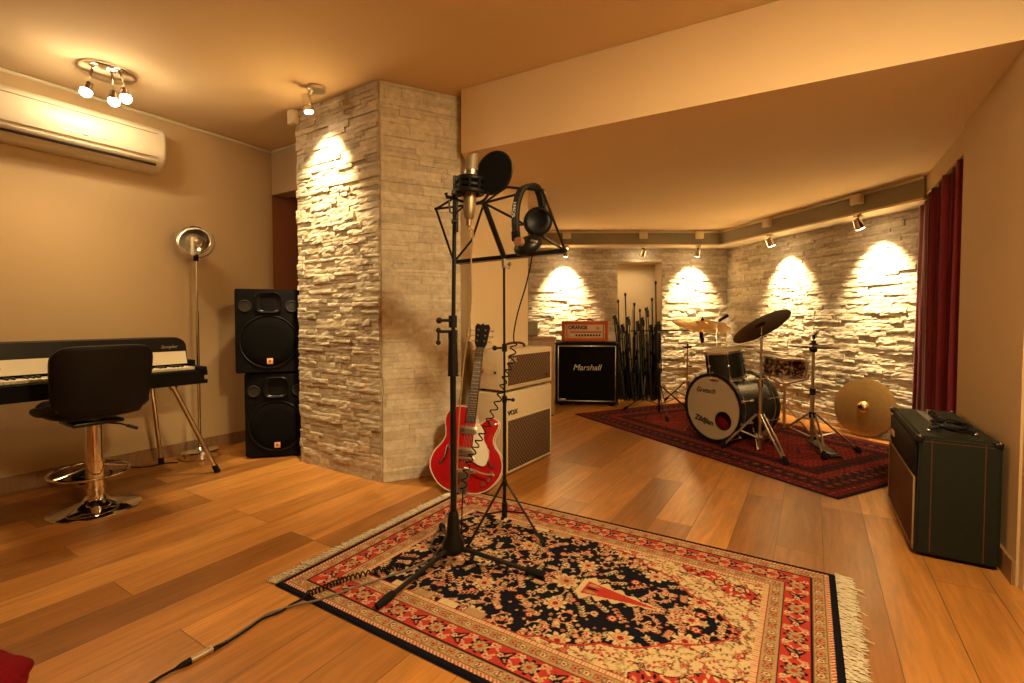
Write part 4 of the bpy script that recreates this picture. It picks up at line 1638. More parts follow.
t = bmesh.new()
# arched front: rings shrinking to the middle
cx, cz = 0.0, 0.20
levels = [(1.0, GT), (1.0, 0.0), (0.985, -0.004), (0.85, -0.008), (0.6, -0.014), (0.3, -0.018), (0.05, -0.019)]
rg = []
for k, y in levels:
    rg.append([t.verts.new((cx + (x - cx) * k, y, cz + (z - cz) * k)) for x, z in ol])
for A_, B_ in zip(rg, rg[1:]):
    for i in range(len(ol)):
        j = (i + 1) % len(ol)
        t.faces.new((A_[i], A_[j], B_[j], B_[i]))
t.faces.new(rg[0])
t.faces.new(rg[-1])
b._merge(t, GR)
b.build('body', 'red', gt, angle=40)
b = MB()
b.tube([GR @ Vector((x, -0.001, z)) for x, z in ol], 0.0042, 6, True)
b.tube([GR @ Vector((x, GT, z)) for x, z in ol], 0.0042, 6, True)
b.build('binding', 'white', gt)
def gbox(c, s, name, m, bev=0.002, rot=(0, 0, 0)):
    q = MB()
    q.box(c, s, rot, bev)
    for v in q.bm.verts:
        v.co = GR @ v.co
    return q.build(name, m, gt)
def gprism(outl, y, th, name, m, bev=0.0):
    q = MB()
    q.prism(outl, th, GR @ Matrix.Translation((0, y, 0)), bev)
    return q.build(name, m, gt)
gprism([(-.028, .40), (.028, .40), (.0225, .83), (-.0225, .83)], -0.024, 0.024, 'neck', 'red', 0.004)
fb = gprism([(-.0285, .392), (.0285, .392), (.0225, .835), (-.0225, .835)], -0.031, 0.008, 'fretboard', 'ebony')
q = MB()
for k in range(1, 21):
    z = .835 - (.835 - .24) * (1 - 2 ** (-k / 12))
    if z > 0.40:
        q.box((0, -0.0315, z), (0.048, 0.002, 0.002))
for v in q.bm.verts:
    v.co = GR @ v.co
q.build('fret', 'nickel', gt)
hs = [(-.022, .83), (.022, .83), (.036, .86), (.040, .905), (.046, .965), (.035, .985), (.012, .978), (0, .988), (-.012, .978), (-.035, .985), (-.046, .965), (-.040, .905), (-.036, .86)]
gprism(hs, -0.018, 0.016, 'headstock', 'black', 0.002)
for k in range(3):
    for s_ in (-1, 1):
        q = MB()
        x, z = s_ * (0.040 + 0.002 * k), .875 + .034 * k
        q.cyl((x, -0.008, z), (x + s_ * 0.022, -0.008, z), 0.003, n=8)
        q.box((x + s_ * 0.026, -0.008, z), (0.010, 0.007, 0.016), bev=0.002)
        q.cyl((s_ * 0.022, -0.018, z), (s_ * 0.022, -0.030, z), 0.0045, n=10)
        for v in q.bm.verts:
            v.co = GR @ v.co
        q.build('tuner', 'nickel', gt)
pg = [(p.x, p.y) for p in catmull([(.030, .372, 0), (.034, .20, 0), (.06, .165, 0), (.105, .155, 0), (.125, .19, 0), (.118, .25, 0), (.09, .30, 0), (.085, .345, 0), (.058, .378, 0)], 5, True)]
gprism(pg, -0.034, 0.004, 'pickguard', 'white', 0.001)
for z in (.345, .225):
    p = gbox((-.004, -0.027, z), (.094, .020, .044), 'pickup', 'nickel', 0.004)
    q = MB()
    for k in range(6):
        q.cyl((-.034 + k * .012, -0.036, z), (-.034 + k * .012, -0.0385, z), 0.0032, n=10)
    for v in q.bm.verts:
        v.co = GR @ v.co
    q.build('pole_screw', 'ebony', p)
gbox((-.004, -0.030, .188), (.105, .018, .014), 'bridge', 'nickel', 0.004)
# vibrato tailpiece: bar, arm and lower plate
q = MB()
q.tube([(-.055, -0.038, .118), (.055, -0.038, .118)], 0.011, 12)
q.box((0, -0.026, .118), (.125, .012, .022), bev=0.004)
q.prism([(-.042, .11), (.042, .11), (.018, .06), (.030, .028), (.026, .002), (-.026, .002), (-.030, .028), (-.018, .06)], 0.006, Matrix.Translation((0, -0.024, 0)), 0.001)
for v in q.bm.verts:
    v.co = GR @ v.co
q.build('tailpiece', 'nickel', gt)
q = MB()
q.tube(catmull([(.0, -0.045, .135), (.05, -0.062, .13), (.11, -0.066, .115), (.165, -0.064, .115)], 5), 0.0055, 8)
q.sph((.168, -0.064, .115), 0.009)
for v in q.bm.verts:
    v.co = GR @ v.co
q.build('vibrato_arm', 'nickel', gt)
for s_ in (-1, 1):
    fp = catmull([(s_ * .098, -0.016, .240), (s_ * .108, -0.016, .25), (s_ * .116, -0.015, .238), (s_ * .118, -0.014, .205), (s_ * .128, -0.012, .172), (s_ * .146, -0.010, .150), (s_ * .158, -0.0085, .158), (s_ * .150, -0.0095, .170)], 5)
    q = MB()
    q.tube([GR @ p for p in fp], [0.002 + 0.005 * math.sin(PI * i / (len(fp) - 1)) for i in range(len(fp))], 8)
    q.build('f_hole', 'ink', gt)
    q = MB()
    q.tube([GR @ (p + Vector((s_ * 0.006, 0.0025, 0))) for p in fp], 0.0035, 6)
    q.build('f_hole_edge', 'white', gt)
for x, z in ((.120, .395), (.138, .085), (.110, .058), (.150, .118)):
    q = MB()
    q.cyl(GR @ Vector((x, -0.004, z)), GR @ Vector((x, -0.026, z)), 0.0125, 0.0110, n=18)
    q.build('knob', 'nickel', gt)
q = MB()
for k in range(6):
    q.tube([GR @ Vector((-.024 + .0095 * k, -0.044, .118)), GR @ Vector((-.022 + .0088 * k, -0.042, .188)), GR @ Vector((-.016 + .0064 * k, -0.0345, .835))], 0.0009, 4)
q.build('strings', 'nickel', gt)

# ------------------------------------------------------------------ wooden cabinet and the small dark box on it
wc = thing('wooden_cabinet', 'plain light wooden cabinet between the cream amplifiers and the black speaker cabinet', 'cabinet', (0.215, 5.30, 0), -0.05)
MB().box((0, 0, 0.42), (0.50, 0.40, 0.80), bev=0.004).build('body', 'crate', wc)
MB().box((0, -0.005, 0.835), (0.53, 0.43, 0.030), bev=0.004).build('top', 'crate', wc)
MB().box((0, 0, 0.012), (0.46, 0.36, 0.024)).build('plinth', 'dark', wc)
MB().box((0, -0.203, 0.42), (0.46, 0.012, 0.74), bev=0.003).build('door', 'crate', wc)
pb = at(532.5, 334, 5.25)
db = thing('small_speaker', 'small dark box standing on the light wooden cabinet', 'small speaker', (pb.x, 5.27, 0.850), -0.05)
MB().box((0, 0, 0.078), (0.115, 0.12, 0.150), bev=0.005).build('cabinet', 'base', db)
MB().box((0, -0.061, 0.078), (0.095, 0.006, 0.130), bev=0.002).build('speaker_cloth', 'band', db)

# ------------------------------------------------------------------ black half stack: cabinet and orange head
mr_ = -0.10
mcab = thing('speaker_cabinet', 'large black square speaker cabinet standing by the stone back wall', 'speaker cabinet', (0.905, 5.86, 0), mr_)
mw, mh, md_ = 0.745, 0.735, 0.33
b = MB()
b.box((0, 0, mh / 2 + 0.022), (mw, md_, mh), bev=0.012, seg=3)
b.build('cabinet', 'tolex', mcab)
feet(mcab, 0.30, 0.11, 0.03, 0.022)
f = -md_ / 2
MB().box((0, f - 0.001, mh / 2 + 0.022), (mw - 0.075, 0.006, mh - 0.085), bev=0.001).build('speaker_cloth', 'cloth_black', mcab)
b = MB()
for (cx, cz, sx, sz) in ((0, 0.062, mw - 0.07, 0.009), (0, mh - 0.018, mw - 0.07, 0.009), (-mw / 2 + 0.036, mh / 2 + 0.022, 0.009, mh - 0.08), (mw / 2 - 0.036, mh / 2 + 0.022, 0.009, mh - 0.08)):
    b.box((cx, f - 0.004, cz), (sx, 0.010, sz), bev=0.002)
b.build('piping', 'nickel', mcab)
for sx in (-1, 1):
    for z in (0.034, mh + 0.010):
        MB().box((sx * (mw / 2 - 0.016), f + 0.012, z), (0.040, 0.040, 0.030), bev=0.008).build('corner_cap', 'black', mcab)
text('Marshall', 0.098, 'logo', 'white', mcab, (0.0, f - 0.008, 0.46), ext=0.003, shear=0.30)
MB().box((-mw / 2 + 0.085, f - 0.006, 0.078), (0.085, 0.003, 0.016), bev=0.001).build('nameplate', 'nickel', mcab)

oh = thing('amplifier_head', 'orange amplifier head with a pale control panel on the black speaker cabinet', 'amplifier', (0.885, 5.86, mh + 0.022), mr_)
ow, ohh, od = 0.555, 0.245, 0.24
b = MB()
f = -od / 2
bev = 0.018
# open-fronted case: frame around a recessed panel
b.box((0, 0.012, ohh / 2 + 0.012), (ow, od - 0.03, ohh), bev=0.014, seg=3)
fw_ = 0.042
for (cx, cz, sx, sz) in ((0, 0.012 + fw_ / 2, ow, fw_), (0, ohh + 0.012 - fw_ / 2, ow, fw_), (-ow / 2 + fw_ / 2, ohh / 2 + 0.012, fw_, ohh), (ow / 2 - fw_ / 2, ohh / 2 + 0.012, fw_, ohh)):
    b.box((cx, f + 0.012, cz), (sx, 0.045, sz), bev=0.009)
b.build('case', 'tolex_orange', oh)
feet(oh, 0.22, 0.07, 0.016)
MB().box((0, f + 0.006, ohh / 2 + 0.012), (ow - 0.075, 0.012, ohh - 0.078), bev=0.001).build('control_panel', 'plate', oh)
for sx in (-1, 1):
    MB().box((sx * (ow / 2 - 0.062), f - 0.002, ohh / 2 + 0.012), (0.007, 0.004, ohh - 0.085)).build('panel_strip', 'ebony', oh)
b = MB()
b.box((0.01, f - 0.002, 0.125), (0.375, 0.004, 0.018))
b.build('panel_stripe', 'tolex_orange', oh)
MB().box((0.01, f - 0.002, 0.088), (0.375, 0.004, 0.032), bev=0.001).build('knob_strip', 'white', oh)
for k in range(9):
    x = -0.10 + 0.034 * k
    b = MB()
    b.cyl((x, f - 0.004, 0.088), (x, f - 0.022, 0.088), 0.0135, 0.011, n=16)
    b.build('knob', 'black', oh)
text('ORANGE', 0.060, 'logo', 'ink', oh, (-0.085, f - 0.002, 0.178), ext=0.002, bold=0.0026, sx=0.92)
b = MB()
b.torus((0.150, f - 0.001, 0.172), 0.019, 0.0025, Matrix.Rotation(PI / 2, 4, 'X'), 24, 6)
b.box((0.150, f - 0.001, 0.172), (0.018, 0.003, 0.018), (0, 0.78, 0))
b.build('crest', 'tan', oh)
b = MB()
b.tube(catmull([(-0.10, 0.01, ohh + 0.008), (-0.09, 0.01, ohh + 0.024), (0.0, 0.01, ohh + 0.030), (0.09, 0.01, ohh + 0.024), (0.10, 0.01, ohh + 0.008)], 5), 0.008, 8)
b.build('handle', 'cloth_rust', oh)
# ------------------------------------------------------------------ dark green combo amplifier by the right wall
ga_N, ga_F = Vector((1.775, 2.09, 0)), Vector((2.185, 2.755, 0))
gd = (ga_F - ga_N)
gl = gd.length
gd.normalize()
gn = Vector((-gd.y, gd.x, 0))             # front normal, away from the wall
gdep = 0.276
gc = ga_N + gd * gl / 2 - gn * gdep / 2
ga = thing('guitar_amplifier', 'dark green combo amplifier with a rust cloth front beside the beige end wall', 'amplifier', gc, math.atan2(-gd.y, -gd.x))
GH = 0.535
def gsec(pts, xs, name, m, bev):
    q = MB()
    bm = bmesh.new()
    ss = [[bm.verts.new((x, y, z)) for y, z in pts] for x in xs]
    n = len(pts)
    for i in range(n):
        j = (i + 1) % n
        bm.faces.new((ss[0][i], ss[0][j], ss[1][j], ss[1][i]))
    bm.faces.new(ss[0])
    bm.faces.new(ss[1])
    bmesh.ops.recalc_face_normals(bm, faces=bm.faces)
    if bev:
        bmesh.ops.bevel(bm, geom=bm.edges[:], offset=bev, segments=3, affect='EDGES')
    q._merge(bm)
    return q.build(name, m, ga)
hy = gdep / 2
gsec([(-hy, 0.012), (hy, 0.012), (hy, GH), (-hy + 0.012, GH)], (-gl / 2, gl / 2), 'cabinet', 'tolex_green', 0.010)
feet(ga, gl / 2 - 0.06, hy - 0.04, 0.016)
MB().box((0, -hy + 0.001, 0.185), (gl - 0.05, 0.008, 0.315), bev=0.001).build('speaker_cloth', 'cloth_rust', ga)
b = MB()
for (cx, cz, sx, sz) in ((0, 0.026, gl - 0.045, 0.006), (0, 0.345, gl - 0.045, 0.006), (-gl / 2 + 0.024, 0.185, 0.006, 0.32), (gl / 2 - 0.024, 0.185, 0.006, 0.32)):
    b.box((cx, -hy - 0.002, cz), (sx, 0.007, sz), bev=0.0015)
b.build('piping', 'tan', ga)
MB().box((0, -hy + 0.003, 0.43), (gl - 0.05, 0.008, 0.135), bev=0.001).build('front_panel', 'tolex', ga)
# badge sits near the far end of the front
MB().box((-gl / 2 + 0.13, -hy - 0.003, 0.415), (0.085, 0.006, 0.030), bev=0.002).build('badge', 'badge', ga)
b = MB()
for y in (-hy * 0.62, hy * 0.62):
    b.box((gl / 2 + 0.0005, y, GH / 2 + 0.008), (0.002, 0.0035, GH - 0.04))
b.box((gl / 2 + 0.0005, 0, GH - 0.022), (0.002, gdep - 0.05, 0.003))
b.build('seam', 'cloth_rust', ga)
for sx in (-1, 1):
    for sy in (-1, 1):
        q = MB()
        q.box((sx * (gl / 2 - 0.014), sy * (hy - 0.014), GH - 0.012), (0.034, 0.034, 0.030), bev=0.010, seg=3)
        cp = q.build('corner_cap', 'black', ga)
        q = MB()
        q.sph((sx * (gl / 2 + 0.001), sy * (hy - 0.010) , GH + 0.001), 0.0062, n=10)
        q.build('screw', 'chrome', cp)
# strap handle near the camera end and control knobs along the top
b = MB()
b.tube(catmull([(0.27, -0.075, GH), (0.268, -0.068, GH + 0.018), (0.262, 0.0, GH + 0.030), (0.268, 0.068, GH + 0.018), (0.27, 0.075, GH)], 5), 0.0085, 8)
hd_ = b.build('handle', 'leather', ga)
for y in (-0.078, 0.078):
    b = MB()
    b.sph((0.27, y, GH + 0.006), 0.010, n=12)
    b.build('handle_stud', 'chrome', hd_)
MB().box((-0.08, 0.01, GH + 0.001), (0.50, 0.085, 0.004), bev=0.001).build('control_panel', 'satin', ga)
for k in range(7):
    b = MB()
    b.cyl((-0.28 + 0.062 * k, 0.01, GH + 0.002), (-0.28 + 0.062 * k, 0.01, GH + 0.022), 0.012, 0.009, n=14)
    b.build('knob', 'chrome' if k in (0, 6) else 'black', ga)
top = gc + Vector((0, 0, GH + 0.012))
cpt = []
rnd = random.Random(5)
for k in range(60):
    a = k / 60 * 2 * PI * 3.3
    R = 0.065 + 0.022 * math.sin(k * 0.37)
    p = Vector((0.17, 0.0, 0)) + Vector((R * 1.5 * math.cos(a), R * 0.95 * math.sin(a), 0.008 * (k / 60) * 3 + 0.004 * math.sin(k * 0.9)))
    cpt.append(p)
Xg = Matrix.Translation(top) @ Matrix.Rotation(math.atan2(-gd.y, -gd.x), 4, 'Z')
b = MB()
b.tube([Xg @ p for p in catmull(cpt, 3)], 0.0042, 8)
tag(b.build('coiled_lead', 'rubber'), 'loose coil of black lead lying on top of the dark green amplifier', 'cable')

# ------------------------------------------------------------------ rugs
def rug_object(name, label, P0, u, v, lu, lv, res, paint, group=None):
    """a woven rug: P0 corner, u and v unit directions, lu and lv lengths"""
    nu, nv = int(lu / res), int(lv / res)
    U, V = np.meshgrid((np.arange(nu + 1)) / nu * lu, (np.arange(nv + 1)) / nv * lv, indexing='ij')
    img = paint(U, V, lu, lv)
    rs = np.random.RandomState(3)
    Zt = 0.0085 + rs.rand(nu + 1, nv + 1) * 0.0010
    edge = np.minimum(np.minimum(U, lu - U), np.minimum(V, lv - V))
    Zt = np.where(edge < 0.004, 0.004, Zt)
    co = np.stack([U - lu / 2, V - lv / 2, Zt], -1).reshape(-1, 3)
    idx = np.arange((nu + 1) * (nv + 1)).reshape(nu + 1, nv + 1)
    faces = np.stack([idx[:-1, :-1], idx[1:, :-1], idx[1:, 1:], idx[:-1, 1:]], -1).reshape(-1, 4)
    nb = len(co)
    bot = np.array([[-lu / 2, -lv / 2, 0.0005], [lu / 2, -lv / 2, 0.0005], [lu / 2, lv / 2, 0.0005], [-lu / 2, lv / 2, 0.0005]])
    co = np.concatenate([co, bot])
    me = bpy.data.meshes.new(name)
    fl_ = [tuple(x) for x in faces.tolist()]
    fl_.append((nb + 3, nb + 2, nb + 1, nb))
    me.from_pydata(co.tolist(), [], fl_)
    at_ = me.color_attributes.new('weave', 'FLOAT_COLOR', 'POINT')
    cc = np.ones((len(co), 4), dtype=np.float32)
    cc[:nb, :3] = img.reshape(-1, 3)
    cc[nb:, :3] = (0.2, 0.1, 0.08)
    at_.data.foreach_set('color', cc.ravel())
    me.materials.append(M['rug'])
    me.update()
    o = bpy.data.objects.new(name, me)
    COL.objects.link(o)
    c = P0 + u * lu / 2 + v * lv / 2
    o.location = (c.x, c.y, 0)
    o.rotation_euler = (0, 0, math.atan2(u.y, u.x))
    tag(o, label, 'rug', group)
    return o

# wool dyes
NAVY = np.array((0.007, 0.007, 0.014))
RED = np.array((0.42, 0.042, 0.028))
DRED = np.array((0.26, 0.022, 0.020))
CREAM = np.array((0.60, 0.46, 0.26))
SALM = np.array((0.52, 0.20, 0.11))
PINK = np.array((0.55, 0.29, 0.18))
TAN = np.array((0.40, 0.26, 0.13))
OLIVE = np.array((0.34, 0.28, 0.12))
BROWN = np.array((0.17, 0.07, 0.035))

class Canvas:
    def __init__(s, U, V, base):
        s.U, s.V = U, V
        s.du = U[1, 0] - U[0, 0]
        s.dv = V[0, 1] - V[0, 0]
        s.img = np.broadcast_to(base, U.shape + (3,)).copy().astype(np.float64)
        s.mask = None
    def win(s, cu, cv, r):
        i0, i1 = int((cu - r) / s.du), int((cu + r) / s.du) + 2
        j0, j1 = int((cv - r) / s.dv), int((cv + r) / s.dv) + 2
        i0, j0 = max(i0, 0), max(j0, 0)
        return slice(i0, max(i1, 0)), slice(j0, max(j1, 0))
    def put(s, sl, m, col):
        if s.mask is not None:
            m = m & s.mask[sl]
        s.img[sl][m] = col
    def flower(s, cu, cv, r, petals, cols, rot=0.0, sharp=0.35):
        """rosette: list of (radius share, colour) from the outside in"""
        sl = s.win(cu, cv, r * 1.1)
        du, dv = s.U[sl] - cu, s.V[sl] - cv
        if du.size == 0:
            return
        R = np.hypot(du, dv)
        A = np.arctan2(dv, du) + rot
        for k, (share, col) in enumerate(cols):
            lob = (1 - sharp) + sharp * np.abs(np.cos(petals * A / 2)) if k < len(cols) - 1 else 1.0
            s.put(sl, R < r * share * lob, col)
    def leaf(s, cu, cv, L, w, rot, col, core=None):
        sl = s.win(cu, cv, L)
        du, dv = s.U[sl] - cu, s.V[sl] - cv
        if du.size == 0:
            return
        c, n = math.cos(rot), math.sin(rot)
        x = (du * c + dv * n) / L
        y = (-du * n + dv * c) / w
        m = (np.abs(x) < 1) & (np.abs(y) < (1 - x * x) * (0.65 - 0.35 * x))
        s.put(sl, m, col)
        if core is not None:
            s.put(sl, (np.abs(x) < 0.6) & (np.abs(y) < (0.4 - x * x) * 0.5), core)
    def line(s, pts, w, col):
        for (a, b_) in zip(pts, pts[1:]):
            L = math.hypot(b_[0] - a[0], b_[1] - a[1])
            n = max(1, int(L / (w * 0.6)))
            for k in range(n):
                t = k / n
                cu, cv = a[0] + (b_[0] - a[0]) * t, a[1] + (b_[1] - a[1]) * t
                sl = s.win(cu, cv, w)
                du, dv = s.U[sl] - cu, s.V[sl] - cv
                if du.size:
                    s.put(sl, du * du + dv * dv < (w * 0.6) ** 2, col)
    def spiral(s, cu, cv, r, rot, sgn, col, w=0.005, turns=1.4, buds=None):
        pts = []
        for k in range(40):
            t = k / 39
            a = rot + sgn * t * turns * 2 * PI
            rr = r * (1 - 0.82 * t)
            pts.append((cu + rr * math.cos(a), cv + rr * math.sin(a)))
        s.line(pts, w, col)
        if buds is not None:
            for k in range(2, 36, 4):
                p = pts[k]
                a = rot + sgn * k / 39 * turns * 2 * PI
                s.leaf(p[0] + 0.008 * math.cos(a), p[1] + 0.008 * math.sin(a), 0.010, 0.006, a + sgn * 0.8, buds)

def stripes(img, coord, a, b_, m, period, c1, c2, share=0.5):
    k = np.mod(coord, period) < period * share
    img[m & k] = c1
    img[m & ~k] = c2

def paint_main(U, V, lu, lv):
    rnd = random.Random(21)
    cv_ = Canvas(U, V, NAVY)
    img = cv_.img
    e = np.minimum(np.minimum(U, lu - U), np.minimum(V, lv - V))
    near_u = np.minimum(U, lu - U) < np.minimum(V, lv - V)   # on the short ends
    along = np.where(near_u, V, U)
    E0, E1, E2, E3, E4, E5 = 0.024, 0.038, 0.085, 0.175, 0.222, 0.243
    # zigzag stripe
    m = (e >= E0) & (e < E1)
    stripes(img, along + e * 0.8, E0, E1, m, 0.014, CREAM, RED)
    # outer guard
    gm = (e >= E1) & (e < E2)
    img[gm] = TAN
    img[(np.abs(e - E1 - 0.004) < 0.0018) | (np.abs(e - E2 + 0.004) < 0.0018)] = BROWN
    # red main border
    rm = (e >= E2) & (e < E3)
    img[rm] = RED
    img[(np.abs(e - E2) < 0.0022) | (np.abs(e - E3) < 0.0022)] = NAVY
    g2 = (e >= E3) & (e < E4)
    img[g2] = TAN
    s3 = (e >= E4) & (e < E5)
    stripes(img, along, E4, E5, s3, 0.011, CREAM, SALM, 0.6)
    img[(np.abs(e - E4) < 0.002) | (np.abs(e - E5) < 0.0025)] = DRED
    def border(depth, step, fn, clear=0.0):
        """walk round the rug at this depth and call fn(u, v, angle along, k)"""
        k = 0
        for (a, b_, n_) in (((depth, depth), (lu - depth, depth), 0), ((lu - depth, depth), (lu - depth, lv - depth), 1), ((lu - depth, lv - depth), (depth, lv - depth), 2), ((depth, lv - depth), (depth, depth), 3)):
            L = math.hypot(b_[0] - a[0], b_[1] - a[1])
            n = max(1, round(L / step))
            for i in range(n):
                t = (i + 0.5) / n
                fn(a[0] + (b_[0] - a[0]) * t, a[1] + (b_[1] - a[1]) * t, math.atan2(b_[1] - a[1], b_[0] - a[0]), k)
                k += 1
    def guard_motif(u, v, a, k):
        cv_.flower(u, v, 0.015, 5, [(1.0, BROWN), (0.72, SALM if k % 2 else CREAM), (0.3, DRED)], a)
    border((E1 + E2) / 2, 0.036, guard_motif)
    border((E3 + E4) / 2, 0.036, guard_motif)
    def guard_fill(u, v, a, k):
        for s_ in (-1, 1):
            cv_.leaf(u - s_ * 0.010 * math.sin(a), v + s_ * 0.010 * math.cos(a), 0.009, 0.005, a + s_ * 0.7, BROWN if k % 2 else OLIVE)
    border((E1 + E2) / 2, 0.0362, lambda u, v, a, k: guard_fill(u + 0.018 * math.cos(a), v + 0.018 * math.sin(a), a, k))
    border((E3 + E4) / 2, 0.0362, lambda u, v, a, k: guard_fill(u + 0.018 * math.cos(a), v + 0.018 * math.sin(a), a, k))
    md = (E2 + E3) / 2
    def main_motif(u, v, a, k):
        ca, sa = math.cos(a), math.sin(a)
        if k % 2 == 0:
            cv_.flower(u, v, 0.037, 8, [(1.0, NAVY), (0.74, TAN), (0.5, OLIVE), (0.25, RED)], a, 0.5)
        else:
            for s_ in (-1, 1):
                cv_.leaf(u - s_ * 0.010 * sa + 0.008 * ca, v + s_ * 0.010 * ca + 0.008 * sa, 0.030, 0.020, a + s_ * 0.9, NAVY, SALM)
            cv_.flower(u - 0.012 * ca, v - 0.012 * sa, 0.016, 5, [(1.0, NAVY), (0.7, CREAM), (0.3, RED)], a)
        for s_ in (-1, 1):
            for q in (-1, 1):
                cv_.flower(u + q * 0.038 * ca - s_ * 0.028 * sa, v + q * 0.038 * sa + s_ * 0.028 * ca, 0.011, 5, [(1.0, CREAM if (k + q) % 2 else PINK), (0.5, RED if q > 0 else OLIVE)], a)
                cv_.leaf(u + q * 0.030 * ca - s_ * 0.012 * sa, v + q * 0.030 * sa + s_ * 0.012 * ca, 0.013, 0.006, a + s_ * q * 0.6, PINK)
    border(md, 0.092, main_motif)
    # the field: a navy niche whose pointed arch ends at the far-right end
    FU0, FU1 = E5, lu - E5
    W = lv / 2 - E5
    su = (U - FU0) / (FU1 - FU0)
    av = np.abs(V - lv / 2)
    field = (e >= E5)
    t = np.clip((su - 0.43) / (0.97 - 0.43), 0, 1)
    half = W * (1 - t ** 1.9) + 0.022 * np.abs(np.sin(t * PI * 4.0)) * (t > 0) * (t < 1) - 0.005
    half = np.where(su < 0.43, W + 1, half)
    half = np.where(su > 0.97, -1, half)
    d = av - half
    d2 = d
    line = field & (d2 >= 0) & (d2 < 0.011)
    cream = field & (d2 >= 0.011)
    t3 = np.clip((su - 0.54) / (0.46), 0, 1.2)
    half3 = W * 1.30 * (1 - np.clip((su - 0.50) / 0.72, 0, 1) ** 1.35) + 0.012 * np.sin(su * 60)
    dd = av - half3
    redz = cream & (dd >= 0) & (dd < 0.085)
    outerz = cream & (dd >= 0.085)
    img[line] = RED
    img[field & (np.abs(d2 - 0.011) < 0.0018)] = NAVY
    img[cream] = CREAM
    img[redz] = RED
    img[outerz] = CREAM
    img[cream & ((np.abs(dd) < 0.0025) | (np.abs(dd - 0.085) < 0.0025))] = NAVY
    navy = field & (d2 < 0)
    # florals on the cream spandrels
    def scatter(mask, n, fn, mirror=True, gap=0.03, tries=30):
        pts = []
        ii, jj = np.nonzero(mask)
        if len(ii) == 0:
            return
        for _ in range(n * tries):
            k = rnd.randrange(len(ii))
            u, v = U[ii[k], jj[k]], V[ii[k], jj[k]]
            if mirror and v > lv / 2:
                continue
            if all((u - a) ** 2 + (v - b_) ** 2 > gap * gap for a, b_ in pts):
                pts.append((u, v))
            if len(pts) >= n:
                break
        for (u, v) in pts:
            rs = rnd.getstate()
            fn(u, v, 1)
            if mirror:
                rnd.setstate(rs)
                fn(u, lv - v, -1)
    cv_.mask = cream & ~redz
    def spray(u, v, s_):
        a = rnd.random() * 6.28 * 1.0
        a = a * s_
        c1 = rnd.choice((RED, OLIVE, SALM, NAVY, OLIVE))
        for k in range(3):
            cv_.leaf(u + 0.013 * math.cos(a + k * 2.1), v + 0.013 * math.sin(a + k * 2.1), 0.015, 0.008, a + k * 2.1, rnd.choice((OLIVE, DRED, TAN, BROWN)))
        cv_.flower(u, v, 0.013, 6, [(1.0, c1), (0.6, PINK), (0.3, DRED)], a)
    def twig(u, v, s_):
        a = rnd.random() * 6.28 * s_
        cv_.line([(u - 0.022 * math.cos(a), v - 0.022 * math.sin(a)), (u, v + 0.006), (u + 0.022 * math.cos(a), v + 0.022 * math.sin(a))], 0.0034, rnd.choice((BROWN, OLIVE, DRED)))
        for k in (-1, 0, 1):
            cv_.leaf(u + 0.016 * k * math.cos(a), v + 0.016 * k * math.sin(a), 0.009, 0.005, a + 1.0, rnd.choice((OLIVE, RED, BROWN)))
    scatter(cv_.mask, 150, twig, True, 0.026)
    scatter(cv_.mask, 46, spray, True, 0.052)
    cv_.mask = redz
    def redflower(u, v, s_):
        cv_.flower(u, v, 0.026, 6, [(1.0, NAVY), (0.75, CREAM), (0.5, OLIVE), (0.25, RED)], 0.2)
    def reddot(u, v, s_):
        cv_.leaf(u, v, 0.014, 0.007, rnd.random() * 6.28 * s_, rnd.choice((CREAM, PINK, NAVY)))
    scatter(redz, 90, reddot, True, 0.022)
    scatter(redz, 12, redflower, True, 0.075)
    # the navy field: curling vines, then leaves, then rosettes
    cv_.mask = navy
    def vine(u, v, s_):
        r = rnd.uniform(0.035, 0.065)
        a = rnd.random() * 6.28
        g = rnd.choice((-1, 1))
        cv_.spiral(u, v, r, a * s_, g * s_, rnd.choice((SALM, PINK, TAN)), 0.0052, 1.25, rnd.choice((CREAM, PINK)))
    def sprig(u, v, s_):
        a = rnd.random() * 6.28 * s_
        L = rnd.uniform(0.02, 0.04)
        c = rnd.choice((TAN, SALM, OLIVE, PINK))
        cv_.line([(u - L * math.cos(a), v - L * math.sin(a)), (u + 0.006 * math.sin(a), v - 0.006 * math.cos(a)), (u + L * math.cos(a), v + L * math.sin(a))], 0.0036, c)
        for k in range(-2, 3):
            for q in (-1, 1):
                cv_.leaf(u + L * 0.45 * k * math.cos(a) - q * 0.007 * math.sin(a), v + L * 0.45 * k * math.sin(a) + q * 0.007 * math.cos(a), 0.010, 0.0052, a + q * 0.75, rnd.choice((CREAM, PINK, c, SALM)))
    def rosette(u, v, s_):
        r = rnd.choice((0.012, 0.015, 0.019))
        sets = ([(1.0, CREAM), (0.62, SALM), (0.30, DRED)], [(1.0, PINK), (0.62, DRED), (0.32, CREAM)], [(1.0, SALM), (0.6, CREAM), (0.3, OLIVE)], [(1.0, RED), (0.66, CREAM), (0.3, DRED)])
        cv_.flower(u, v, r, rnd.choice((5, 6, 8)), rnd.choice(sets), rnd.random())
    def palmette(u, v, s_):
        cv_.flower(u, v, 0.047, 8, [(1.0, NAVY), (0.96, CREAM), (0.62, SALM), (0.40, CREAM), (0.22, DRED)], 0.2, 0.55)
    def dot(u, v, s_):
        cv_.flower(u, v, rnd.uniform(0.005, 0.009), 5, [(1.0, rnd.choice((PINK, SALM, CREAM, TAN))), (0.4, DRED)], rnd.random())
    scatter(navy, 85, sprig, True, 0.050)
    scatter(navy & (su > 0.08), 22, vine, True, 0.095)
    scatter(navy, 150, dot, True, 0.026)
    scatter(navy, 46, rosette, True, 0.060)
    scatter(navy & (av > 0.08), 9, palmette, True, 0.19)
